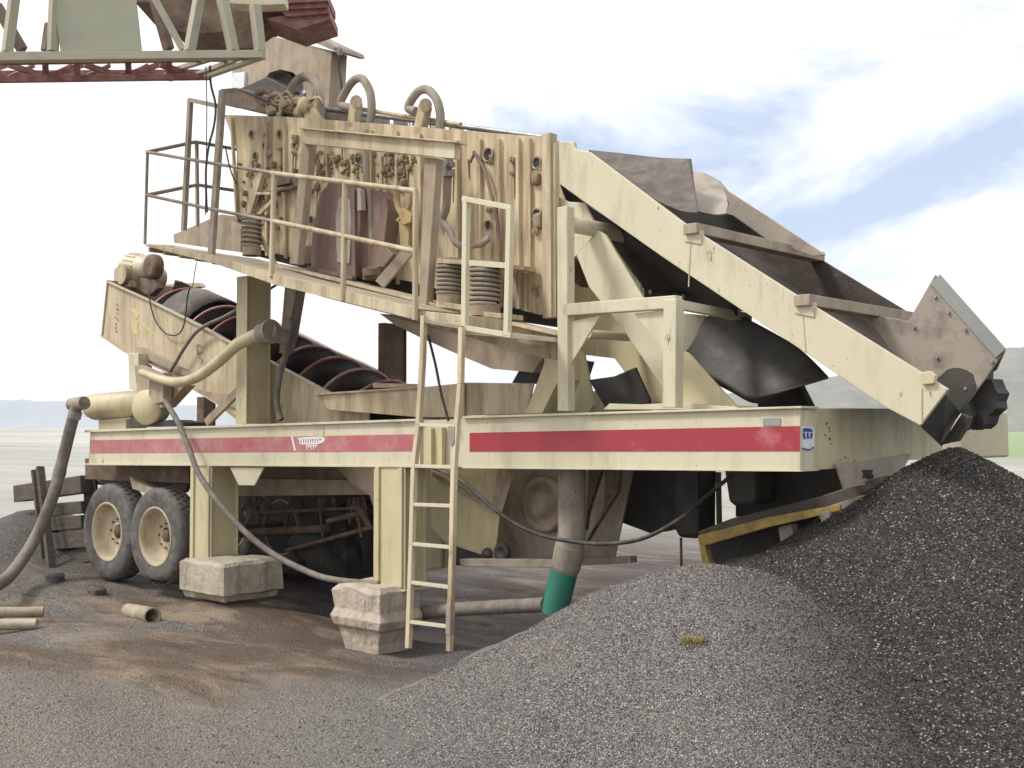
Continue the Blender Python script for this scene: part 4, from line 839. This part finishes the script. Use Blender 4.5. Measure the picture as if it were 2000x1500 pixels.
# coil springs
def spring(px, top, bot, y, R, turns, wire):
    a, b = W(px, top, y), W(px, bot, y); n_ = turns*14; pts = []
    for k in range(n_+1):
        t = k/n_; an = 2*math.pi*turns*t; c = a.lerp(b, t); rr = R*(1+.02*math.sin(t*9)); pts.append(c+Vector((math.cos(an)*rr, math.sin(an)*rr, 0)))
    o = MB().tube(pts, wire, 8, False).build('spring', M['grey_tan'], vs_)
    m = MB(); m.cyl(b+Vector((0,0,-.10)), b+Vector((0,0,.0)), R*1.05); m.cyl(a, a+Vector((0,0,.05)), R*1.0); m.cyl(a, b, R*.78); m.build('spring_seat', M['tan'], o)
spring(879, 516, 575, .10, .118, 7, .016); spring(947, 522, 596, .08, .134, 8, .016); spring(492, 428, 482, .20, .10, 6, .014)
spring(860, 520, 575, 2.0, .15, 7, .017)
m = MB(); m.prism(P([(852,588),(906,596),(906,606),(852,600)], -.02), (0,.3,0)); m.prism(P([(918,605),(978,612),(978,622),(918,616)], -.03), (0,.3,0)); m.prism(P([(855,506),(905,508),(905,516),(855,514)], -.02), (0,.5,0)); m.prism(P([(920,508),(975,512),(975,521),(920,518)], -.03), (0,.5,0)); m.each('spring_bracket', M['cream_dusty'], vs_, .004)
# yellow grease fittings, valve and hoses on the side
m = MB(); m.tube(P([(772,375),(776,400),(785,418),(800,430)], .30), .03, 10); m.tube(P([(806,375),(800,400),(790,420),(778,432)], .30), .028, 10); m.prism(P([(778,430),(800,432),(797,482),(782,480)], .28), (0,.1,0)); m.prism(P([(775,412),(786,405),(803,420),(802,434),(786,440)], .24), (0,.08,0)); m.build('grease_fitting', M['valve'], vs_, .006)
m = MB(); m.tube(P([(874,322),(872,400),(864,430),(878,450),(888,472),(902,482)], .30), [.045,.04,.04,.035,.03,.03], 12); m.build('water_hose', M['grey_tan'], vs_)
m = MB(); c = W(878,326,.27); m.cyl(c, c+Vector((0,0,.08)), .035); m.cyl(c+Vector((0,-.06,.03)), c+Vector((0,.05,.03)), .03); m.box(c+Vector((.03,-.03,.09)), (.12,.03,.02)); m.cyl(W(875,345,.28), W(875,336,.28), .05); m.build('valve', M['metal'], vs_)
m = MB(); m.tube(P([(925,296),(945,330),(957,370),(965,400),(975,460),(978,520)], .44), .016, 8); m.tube(P([(926,298),(924,305),(918,318)], .44), .013, 8); m.build('drip_pipe', M['maroon'], vs_)
m = MB(); m.tube(P([(920,482),(940,476),(957,464)], .35), [.018,.035,.028], 10); m.build('hose_stub', M['grey_tan'], vs_)
m = MB(); m.tube(P([(714,255),(716,360),(722,372),(728,480)], .32), .035, 10); m.tube(P([(622,300),(610,310),(600,400)], .4), .02, 8); m.build('water_hose', M['grey_tan'], vs_)
m = MB()
m.prism(P([(505,335),(513,338),(500,380),(488,420),(480,420),(492,375)], .38), (0,.05,0)); m.bar(W(500,425,.34), W(535,390,.34), .03, .05); m.bar(W(492,432,.3), W(540,520,.3), .03, .05); m.bar(W(500,378,.36), W(530,378,.36), .04, .03)
m.prism(P([(492,345),(530,348),(532,372),(512,380),(494,372)], .46), (0,.04,0)); m.each('mounting_arm', M['cream_dusty'], vs_, .003)
m = MB(); m.tube(P([(578,330),(575,350),(582,365)], .4), .03); m.box(W(555,355,.42), (.3,.08,.08)); m.box(W(548,372,.42), (.5,.06,.03)); m.each('mounting_arm', M['brown'], vs_, .004)
# spray bar: header over the far side with droppers, three rubber loops with their uprights
m = MB(); m.tube(P([(640,214),(850,240),(1060,268)], 1.1), .028, 10, False); m.tube(P([(640,228),(860,258)], 1.6), .02, 8, False)
for x in range(680, 1050, 40): y_ = 214+(x-640)*.129; m.tube(P([(x,y_),(x+1,y_+24)], 1.1), .009, 6, False)
m.build('spray_bar', M['metal'], vs_)
m = MB()
for k in range(9): x = 660+k*36; y_ = 222+k*3.6; m.prism(P([(x,y_),(x+26,y_+3),(x+26,y_+13),(x,y_+9)], 1.5), (0,.03,0))
m.each('spray_nozzle', M['green_tint'], vs_)
for pts, r_ in ((([(721,250),(726,215),(722,178),(706,153),(688,160),(672,185),(666,204),(690,212)]), .045), (([(858,262),(860,225),(853,195),(836,176),(818,178),(802,198),(798,212),(812,217)]), .045), (([(622,240),(626,200),(618,165),(600,149),(580,158),(566,180),(563,200)]), .05), (([(556,330),(555,250),(548,205),(530,178),(512,176),(504,190),(515,200),(530,196)]), .05)):
    MB().tube(P(pts, .62), r_, 12).build('water_loop', M['grey_tan'], vs_)
m = MB()
for (a,b,c,d_) in ((694,200,688,252),(829,207,817,265)):
    m.bar(W(a+2,b,.55), W(c+2,d_,.55), .10, .11, (1,0,0)); m.cyl(W(a+2,b-2,.5), W(a+2,b-2,.66), .065)
m.tube(P([(665,206),(760,222),(900,243)], .66), .024, 8, False); m.each('pipe_clamp', M['screen'], vs_, .008)
m = MB()
for k in range(46):
    t = k/45; a = 530+85*t+random.gauss(0,6); b = 205+8*math.sin(t*7)+random.gauss(0,7)+10*t; r_ = random.uniform(.03,.07); m.rock(W(a,b,.6+random.uniform(-.05,.1)), (r_*random.uniform(.7,2),.06,r_*random.uniform(.6,1.2)), k, 1, .14)
for k in range(22): m.rock(W(random.gauss(612,6), random.uniform(205,245), .6), (random.uniform(.03,.08),.06,random.uniform(.08,.22)), k+80, 1, .10)
for k in range(16):
    a = random.uniform(525,610); b = 200+random.gauss(0,5); m.tube([W(a,b,.6), W(a+random.uniform(8,18),b-6+random.gauss(0,4),.55), W(a+random.uniform(18,30),b+random.uniform(0,18),.6)], random.uniform(.012,.03), 6)
m.build('caked_mud', M['screen'], vs_)['kind'] = 'stuff'
m = MB(); m.prism(P([(437,178),(470,172),(560,210),(620,205),(628,232),(560,228),(440,205)], 1.0), (0,.6,0)); m.build('feed_lip', M['brown'], vs_, .004)

# ================================================================ FEED BOX AND OVERHEAD CONVEYOR
fb = thing('feed_box', 'dusty tan feed box with a dark pulley opening above the screen', 'feed box', W(560, 205, 1.7))
fy = 1.7
m = MB().prism(P([(516,66),(648,99),(642,214),(600,212),(596,190),(590,160),(572,142),(548,136),(526,142),(514,160),(505,190),(452,184),(452,140),(470,120)], fy), (0,.25,0)); box_ = m.build('box_wall', M['tan'], fb, .006)
MB().prism(P([(508,20),(662,92),(665,100),(655,101),(505,34)], fy-.05), (0,.4,0)).build('roof_edge', M['grey_tan'], fb, .004)
c = W(556,180,fy+.15); MB().lathe(c, (0,-1,0), [(-.4,.27),(.05,.27),(.06,.24),(.03,.22),(.03,.08),(.10,.07),(.10,0)], 36).build('pulley', M['rubber_grey'], fb)
c = W(600,185,fy+.05); MB().lathe(c, (0,-1,0), [(-.3,.2),(.05,.2),(.06,.17),(.02,.15),(.02,.05),(.06,.04),(.06,0)], 30).build('pulley', M['metal'], fb)
MB().prism(P([(430,180),(470,172),(520,150),(560,170),(575,215),(500,205),(436,205)], fy-.15), (0,.25,0)).build('skirt_rubber', M['rubber_grey'], fb, .01)
MB().prism(P([(452,143),(478,140),(476,175),(452,172)], fy-.04), (0,.04,0)).build('pale_panel', M['white'], fb)
MB().tube(P([(664,98),(662,130),(666,160),(668,190),(664,207)], fy-.1), .014, 6).build('drain_hose', M['cable'], fb)
MB().tube(P([(655,92),(664,96),(663,108)], fy-.1), .03, 8).build('hose_elbow', M['grey_tan'], fb)
cv = thing('feed_conveyor', 'overhead feed conveyor with cream walkway truss, grey green panel and maroon lower lattice', 'conveyor', WD(250, 130, 11.8))
D = 11.8
def Q(pts, d=D): return [WD(a, b, d) for a, b in pts]
m = MB(); m.prism(Q([(-260,102),(516,97),(513,112),(-260,121)]), _d0*.10); m.prism(Q([(405,150),(513,112),(505,107),(395,147)], D+.05), _d0*.08); 
m.bar(WD(470,112,D+.1), WD(385,146,D+.9), .05, .05); m.bar(WD(420,112,D+.1), WD(330,140,D+.9), .05, .05); chord = m.build('lower_chord', M['cover'], cv, .005)
chord.data.materials[0] = material('weathered_grey_cream_paint', (.40,.37,.27), (.36,.33,.25), (.28,.21,.16), .25, 1.8, 2, .6, .08, 20, speck=.3); MW = chord.data.materials[0]
m = MB()
for (a, b, c_x, d_y) in ((30,-20,14,102),(-170,-20,-186,102),(392,-20,370,100),(428,-30,456,100),(498,10,508,100),(108,-20,103,100)): m.bar(WD(a,b,D+.05), WD(c_x,d_y,D+.05), .09, .09, (1,0,0))
m.bar(WD(298,-10,D+.08), WD(357,97,D+.08), .05, .07); m.each('truss_post', MW, cv, .004)
MB().prism(Q([(100,-30),(262,-30),(276,98),(118,100)], D+.02), _d0*.03).build('side_panel', material('grey_green_panel', (.36,.355,.26), (.33,.33,.25), (.30,.28,.2), .2, 1.2, 1, .5, .04), cv, .003)
m = MB()
for (a, b, c_x, d_y) in ((-6,12,45,100),(300,-10,330,98),(98,45,90,100)): m.bar(WD(a,b,D+.9), WD(c_x,d_y,D+.9), .08, .12, (1,0,0))
m.prism(Q([(270,-20),(555,-20),(560,10),(500,22),(448,62),(395,66),(340,62),(322,30),(300,6),(262,4)], D+1.3), _d0*.9); m.prism(Q([(452,20),(500,20),(504,95),(455,95)], D+.7), _d0*.4); m.build('belt_frame', M['brown'], cv, .01)
m = MB()
m.bar(WD(-300,150,D+1.1), WD(400,146,D+1.1), .08, .10); m.bar(WD(-300,124,D+.3), WD(450,112,D+.3), .08, .07); m.bar(WD(-300,160,D+.5), WD(410,150,D+.5), .06, .06)
xs = list(range(-280, 400, 74))
for k, x in enumerate(xs):
    y0_, y1_ = (126, 150) if k % 2 == 0 else (150, 126); m.bar(WD(x,y0_,D+.5), WD(x+74,y1_,D+.8), .04, .06); m.bar(WD(x,152,D+.5), WD(x+50,128,D+1.1), .03, .045)
for x in (88, 330, 150, 250): m.bar(WD(x,118,D+.3), WD(x+2,152,D+.8), .06, .08)
m.build('lower_lattice', M['maroon_truss'], cv, .003)
m = MB()
for k, (a, b) in enumerate((((495,-20),(640,2)),((500,2),(638,14)),((540,14),(641,26)),((560,24),(645,36)))): m.prism(Q([(a[0],a[1]),(b[0],b[1]-16),(b[0],b[1]),(a[0]+20,b[1]+6)], D+1.25+.05*k), _d0*.6)
m.prism(Q([(545,30),(645,37),(580,58),(520,36)], D+1.4), _d0*.6); m.each('head_plate', M['maroon_truss'], cv, .004)
MB().prism(Q([(448,-10),(556,-10),(556,8),(500,10),(448,6)], D+.3), _d0*.2).build('head_beam', M['cream'], cv, .004)
# thin lines hanging from the conveyor to the walkway
tag(MB().tube([WD(402,130,D), WD(404,200,D), WD(403,300,D), WD(401,420,D)], .006, 5).build('hanging_wire', M['cable']), 'thin straight wire hanging from the overhead conveyor down past the rails', 'wire')
tag(MB().tube([WD(410,128,D+.1), WD(412,165,D+.1), WD(421,205,D+.1), WD(418,245,D+.1), WD(407,290,D+.1), WD(402,340,D+.1), WD(404,415,D+.1)], .012, 6).build('hanging_cable', M['cable']), 'wavy dark cable drooping from the overhead conveyor beside the tall posts', 'cable')
tag(MB().tube([WD(440,285,D+.1), WD(447,320,D+.1), WD(455,345,D+.1), WD(464,362,D+.1)], .008, 6).build('hanging_cable', M['cable']), 'short dark cable strung between walkway rails and the screen box edge', 'cable')
tag(MB().tube([WD(384,512,12.3), WD(380,535,12.3), WD(376,562,12.3)], .005, 5).build('hanging_wire', M['cable']), 'short thin wire hanging below the walkway to the screw trough', 'wire')

# ================================================================ LOOSE THINGS AROUND THE PLANT
ld = thing('ladder', 'tall narrow cream access ladder leaning from the gravel to the walkway', 'ladder', (-3, -.8, .38))
def LP(px, py): # plane leaning slightly towards the viewer at the foot
    t = (py-617)/650; return W(px, py, -.60-.22*t)
Ls = [(828,617),(826,700),(818,830),(809,915),(805,1063),(798,1266)]; Rs = [(902,640),(900,750),(893,830),(887,915),(884,1068),(878,1272)]
m = MB()
for A_ in (Ls, Rs):
    for a, b in zip(A_, A_[1:]): m.bar(LP(*a), LP(*b), .045, .045, (1,0,0))
m.build('stile', M['cream_dusty'], ld, .004)
for (ya, yb) in ((829,833),(910,912),(985,988),(1062,1069),(1137,1147),(1214,1224)):
    xa = np.interp(ya, [p[1] for p in Ls], [p[0] for p in Ls]); xb = np.interp(yb, [p[1] for p in Rs], [p[0] for p in Rs]); MB().bar(LP(xa,ya), LP(xb,yb), .035, .03).build('rung', M['cream'], ld, .003)
m = MB(); m.bar(LP(826,626), LP(903,640), .03, .03); m.bar(LP(880,1180), LP(879,1240), .055, .05, (1,0,0)); m.each('splice', M['grey_tan'], ld, .003)
MB().prism([LP(880,832)+Vector((0,-.03,0)), LP(892,832)+Vector((0,-.03,0)), LP(892,865)+Vector((0,-.03,0)), LP(886,872)+Vector((0,-.03,0)), LP(880,862)+Vector((0,-.03,0))], (0,.03,0)).build('hook_plate', M['grey_tan'], ld, .003)

# concrete blocks
def cblock(name_pts, label, mat, y0, y1, seed):
    px0, px1, top, bot = name_pts; a = W(px0, bot, y0); b = W(px1, top, y0); z0 = a.z-.1; z1 = b.z
    bm_ = MB(); n = 9
    X0, X1 = a.x, b.x; dx = X1-X0; dy = y1-y0
    # stacked rings: splayed like a road barrier base
    prof = [(0,-.09,-.06),(.30,-.06,-.04),(.46,-.02,-.02),(.50,.03,.03),(.60,.065,.05),(.70,.02,.02),(.94,.02,.02),(1.0,-.02,-.02)] if seed == 2 else [(0,-.32,-.30),(.22,-.22,-.20),(.40,-.06,-.06),(.42,.0,.0),(.50,.03,.03),(.53,.06,.06),(.95,.04,.04),(1.0,.0,.0)]
    rings = []; NS = 18
    for t, ex, ey in prof:
        ring = []
        for sidei in range(4):
            for k in range(NS):
                u_ = k/NS
                cx, cy = [(-1+2*u_,-1),(1,-1+2*u_),(1-2*u_,1),(-1,1-2*u_)][sidei]
                x = (X0+X1)/2+cx*(dx/2+ex); y = (y0+y1)/2+cy*(dy/2+ey); z = z0+(z1-z0)*t
                q = Vector((x, y, z)); nv = Vector((cx, cy, 0))*(.028*mnoise.noise(q*4+Vector((seed*5,0,0)))+.018*mnoise.noise(q*13))
                z += .035*mnoise.noise(q*3+Vector((9,seed,0)))*(1 if t > .9 else .3); ring.append(Vector((x+nv.x, y+nv.y, z)))
        rings.append(ring)
    m = MB(); nn = len(rings[0]); vs = [p for r in rings for p in r]
    fs = [(i*nn+k, i*nn+(k+1) % nn, (i+1)*nn+(k+1) % nn, (i+1)*nn+k) for i in range(len(rings)-1) for k in range(nn)]
    m.add(vs, fs, False)
    top_ = rings[-1]; cen = sum(top_, Vector())/nn; m.add(top_+[cen+Vector((0,0,.01))], [(k, (k+1) % nn, nn) for k in range(nn)], False)
    o = m.build('concrete_block', mat, bevel=.012); return tag(o, label, 'concrete block', 'concrete blocks under the trailer legs')
cblock((362,440,1100,1200), 'grey cream concrete block under the leg beside the tyres', M['concrete'], -.28, .38, 1)
cblock((655,742,1150,1275), 'pinkish beige barrier shaped concrete block left of the ladder foot', M['concrete_pink'], -.30, .16, 2)

# hoses and cables
tag(MB().tube([W(165,786,-.1), W(150,795,-.12), W(138,835,-.15), W(122,900,-.2), W(103,970,-.35), W(72,1045,-.5), (WZ(38,1100,.52)), (WZ(5,1136,.42)), WZ(-60,1165,.38)], .074, 14).build('suction_hose', M['hose']), 'thick grey suction hose dropping from the pump tank to the ground at far left', 'hose')
m = MB(); m.tube([W(140,790,-.12), W(165,787,-.1)], .086, 14, False); tag(m.build('hose_clamp', M['grey_tan']), 'tan clamp collar joining the thick hose to the pump tank', 'clamp')
tag(MB().tube([W(322,783,-.05), W(345,820,-.15), W(368,872,-.2), (W(388,925,-.3)), W(430,985,-.35), W(478,1038,-.3), W(530,1080,-.2), W(590,1112,-.15), W(640,1130,-.2), W(700,1138,-.15), W(740,1141,-.1)], .032, 12).build('rubber_hose', M['hose']), 'long flat grey hose looping from the pump over the beam to the pinkish block', 'hose')
tag(MB().tube([W(842,912,.0), W(900,938,-.05), W(960,990,-.08), W(1010,1025,-.1), W(1060,1046,-.1), W(1120,1058,-.1), W(1190,1062,-.08), W(1260,1050,.0), W(1330,1012,.2), W(1385,965,.5), W(1432,926,.6)], .017, 10).build('power_cable', M['cable']), 'sagging black power cable slung beneath the trailer in front of the downpipe', 'cable')
for k, (px, py, y_) in enumerate(((118,915,-.22),(148,803,-.12))):
    a, b = W(px, py, y_), W(px-3.5, py+14, y_-.01); tag(MB().cyl(a, b, .083, n=18).build('hose_clamp', M['metal']), ('metal band around the middle of the thick grey hose','metal band at the top of the thick grey hose')[k], 'clamp')
# pipes on the ground
tag(MB().tube([WZ(-120,1200,.25), WZ(0,1196,.25), WZ(85,1195,.24)], .055, 16, False).build('long_pipe', M['pvc']), 'pale muddy pipe on the ground at far left, the rear of two', 'pipe', 'pipes lying at the left edge')
tag(MB().tube([WZ(-120,1226,.24), WZ(0,1220,.24), WZ(72,1219,.24)], .055, 16, False).build('long_pipe', M['pvc']), 'pale muddy pipe on the ground at far left, the front of two', 'pipe', 'pipes lying at the left edge')
c0 = W(250,1192,-.75); c1 = W(298,1204,-.92); m = MB(); dr = (c1-c0).normalized(); ln = (c1-c0).length
m.lathe(c0, dr, [(0,.0),(0,.075),(ln*.5,.085),(ln,.092),(ln,.074),(ln*.4,.066),(ln*.3,0)], 24)
tag(m.build('pipe_stub', M['pvc']), 'short open ended pale pipe stub half buried in the brown mud', 'pipe')
tag(MB().tube([W(820,1198,.3), W(890,1190,.3), W(1065,1181,.3)], .065, 16, False).build('dark_pipe', M['hose']), 'dark pipe lying on the ground between ladder and green sleeve', 'pipe')
rows = []
q0, q1, q2 = W(930,1226,-.35), W(982,1206,-.1), W(925,1208,.0)
for i in range(10):
    row = []
    for j in range(12):
        p = q0+(q1-q0)*(j/11)+(q2-q0)*(i/9)*(.7+.3*math.sin(j*.9)); row.append(Vector((p.x, p.y, float(gz(p.x, p.y))+.03+.03*mnoise.noise(Vector((i*.8,j*.7,2)))+.015*mnoise.noise(Vector((i*2.,j*2.,5))))))
    rows.append(row)
tag(MB().sheet(rows).build('plastic_scrap', M['plastic'], solid=.004), 'crumpled pale plastic scrap on dark ground below the dark pipe', 'plastic scrap')
# weed on the pale gravel
m = MB(); pc = WD(1352,1252,6.0)
def surfB(px, py):
    for k in range(400):
        q = WD(px, py, 4+k*.02)
        if q.z < float(pile_h(np.array([q.x]), np.array([q.y]), apexB, apexB.z, PBS, 8, .6)[0]): return q
    return WD(px, py, 6)
pc = surfB(1354, 1258)
for k in range(70):
    a = random.uniform(0, 6.28); r_ = random.uniform(.0,.055); p = pc+Vector((math.cos(a)*r_, math.sin(a)*r_, .005)); q = p+Vector((math.cos(a)*.02, math.sin(a)*.02, random.uniform(.01,.04))); m.bar(p, q, .006, .003)
tag(m.build('dry_weed', M['weed']), 'small tuft of dry yellow weed on the pale gravel mound', 'weed')
# timber cribbing at the left
tb = [((40,964),(172,945),.21,.3),((98,996),(172,990),.15,.35),((94,1025),(172,1018),.16,.3),((98,1058),(186,1050),.20,.3),((100,1090),(196,1083),.15,.35),((104,1117),(206,1110),.15,.3),((110,1143),(216,1135),.15,.35)]
tl = ['topmost broken ended timber of the crib behind the tyres','second timber from the top of the crib behind the tyres','third timber from the top of the crib behind the tyres','wide middle timber of the crib behind the tyres','fifth timber from the top of the crib behind the tyres','second lowest timber of the crib behind the tyres','lowest timber of the crib lying in dirt behind the tyres']
for k, ((a, b, h, y), lb) in enumerate(zip(tb, tl)):
    p, q = W(*a, y), W(*b, y+.1); h *= 1.12; m = MB(); m.bar(p, q, .22, h); m.bar(p+Vector((-.03,.02,h*.1)), p+Vector((.1,.02,h*.1)), .18, h*.6)
    tag(m.build('timber', M['timber'], bevel=.012), lb, 'timber', 'timbers stacked in the crib')
tag(MB().bar(W(66,918,.05), W(92,1158,.0), .07, .05, (1,0,0)).build('timber_stake', M['timber'], bevel=.006), 'thin upright stake leaning against the timber crib, left of two', 'stake', 'stakes holding the crib')
tag(MB().bar(W(78,912,.1), W(106,1162,-.05), .10, .07, (1,0,0)).build('timber_stake', M['timber'], bevel=.006), 'broad upright stake leaning against the timber crib, right of two', 'stake', 'stakes holding the crib')
# lumps of dark dirt
for (px, py, sx, lb) in ((108,1180,.20,'dark dirt lump at the foot of the timber stakes'),(188,1163,.20,'small black stone between the pipe stub and the tyres')):
    q = W(px, py, -.35); q.z = float(gz(q.x, q.y)); tag(MB().rock(q, (sx,sx*.8,sx*.7), px, 2, .06).build('stone', M['rubber_grey']), lb, 'stone')
# rods under the trailer, before a dark block added to stand in for shade
pu = thing('rods_and_dark_fill', 'bent rods before an added dark block standing in for shade under the trailer', 'machinery', W(600, 1090, 1.4))
m = MB(); m.prism(P([(400,962),(560,960),(640,960),(735,958),(850,1000),(850,1110),(640,1125),(430,1120)], 1.9), (0,.8,0)); m.rock(W(670,1060,1.6), (.9,.7,.8), 5, 3, .2); m.build('dark_backing', M['rubber'], pu, .02)
m = MB()
for (a, b, r_) in (((498,1002),(700,992),.02),((470,1042),(640,1032),.05),((560,1075),(725,1030),.025),((640,1018),(712,1000),.03),((700,992),(722,1030),.03),((480,985),(510,1010),.03)): m.tube([W(*a,1.1), W(*b,1.2)], r_, 8, False)
for k in range(16):
    a = random.uniform(500,715); m.tube([W(a,972,1.2), W(a+random.uniform(-22,22),random.uniform(995,1050),1.2+random.uniform(-.1,.3))], random.uniform(.01,.03), 6, False)
m.tube(P([(452,1030),(480,1020),(488,990)], .5), .035); m.tube(P([(455,1010),(470,1000),(486,978)], .5), .02); m.build('rod', M['brown'], pu)
m = MB(); m.prism(P([(455,975),(466,975),(466,1010),(456,1015)], .45), (0,.04,0)); m.build('bracket', M['grey_tan'], pu)
tp_ = MB(); rows = []
for i in range(10): rows.append([W(628+k*9, 1035+i*9+6*math.sin(k*1.3+i*.3), 1.35+.06*math.sin(k*1.9)+.03*i) for k in range(12)])
tag(tp_.sheet(rows).build('dark_filler', M['rubber_grey'], solid=.01), 'dark creased sheet added for shade under the trailer left of the middle leg', 'dark_filler')  # added sheet, there only to keep the space under the trailer dark
# yellow framed conveyor running under the discharge end
yc = thing('stacking_conveyor', 'low black belt conveyor with worn yellow frame half buried beside the gravel piles', 'conveyor', W(1500, 1080, .8))
m = MB(); m.prism(P([(1362,1046),(1500,1010),(1640,985),(1641,998),(1500,1030),(1376,1066),(1388,1112),(1374,1112)], .75), (0,.08,0)); m.build('frame_rail', M['yellow'], yc, .006)
m = MB(); m.prism(P([(1362,1038),(1430,1012),(1600,970),(1720,930),(1725,946),(1650,985),(1500,1012),(1364,1046)], .95), (0,.9,0)); m.build('belt', M['belt'], yc, .01)
m = MB(); m.prism(P([(1519,1030),(1545,1024),(1558,1085),(1530,1095)], .85), (0,.1,0)); m.prism(P([(1600,1000),(1620,998),(1622,1022),(1612,1034),(1604,1024)], .72), (0,.12,0)); m.bar(W(1600,1005,.8), W(1690,975,.8), .06, .07); m.each('leg', M['grey_tan'], yc, .006)
m = MB(); m.prism(P([(1385,1062),(1520,1022),(1650,990),(1640,1080),(1560,1120),(1390,1118)], 1.5), (0,.6,0)); m.build('hopper', M['rubber_grey'], yc, .01)  # dark block shaped to fill the bright gap beneath the yellow rail
# brown bank of spilled material behind the downpipe
bk = WZ(1200,1150,.1)
X, Y = np.meshgrid(np.linspace(-4.2, .2, 90), np.linspace(1.0, 4.2, 60)); Z = gz(X, Y)-.05+.55*np.exp(-((X+1.6)/1.5)**2-((Y-2.6)/.75)**2)+.04*fbm(X, Y, 3, 3, 12)
M['dirt'] = gravel_mat('brown_spilled_dirt', [(0,(.17,.13,.10)),(.4,(.25,.20,.16)),(.7,(.20,.155,.12)),(.9,(.34,.28,.22))], 60)[0]
tag(grid_mesh('dirt_bank', X, Y, Z, M['dirt']), 'brown bank of spilled sand behind the green sleeved downpipe', 'dirt bank', None, 'stuff')
X, Y = np.meshgrid(np.linspace(-18, -10.2, 140), np.linspace(-1.2, 4.0, 90)); Z = gz(X, Y)-.06+.42*np.exp(-(np.abs((X+13.6)/2.6)**3)-((Y-.6)/.9)**2)+.25*np.exp(-((X+11.6)/.9)**2-((Y-1.2)/.6)**2)+.04*fbm(X, Y, 3, 3, 15)+.015*fbm(X, Y, 11, 2, 16)
tag(grid_mesh('dirt_bank', X, Y, Z, gravel_mat('dark_bank_gravel', [(0,(.05,.045,.04)),(.4,(.10,.088,.078)),(.7,(.07,.06,.052)),(.9,(.17,.15,.13))], 70)[0]), 'dark gravel bank at the left edge behind the timber crib', 'dirt bank', None, 'stuff')
# ---------------------------------------------------------------- haze
hz = MB().box((0,0,59), (4200,4200,126)).build('haze', M['cable']); hz['kind'] = 'stuff'; hz['label'] = 'pale daylight haze thinning the distant hills'; hz['category'] = 'haze'
hm = bpy.data.materials.new('haze_air'); hm.use_nodes = True; n = hm.node_tree.nodes; n.clear(); o_ = n.new('ShaderNodeOutputMaterial'); v_ = n.new('ShaderNodeVolumePrincipled')
v_.inputs['Color'].default_value = (.93,.95,1,1); v_.inputs['Density'].default_value = .0003; v_.inputs['Anisotropy'].default_value = .2
hm.node_tree.links.new(v_.outputs[0], o_.inputs['Volume']); hz.data.materials[0] = hm
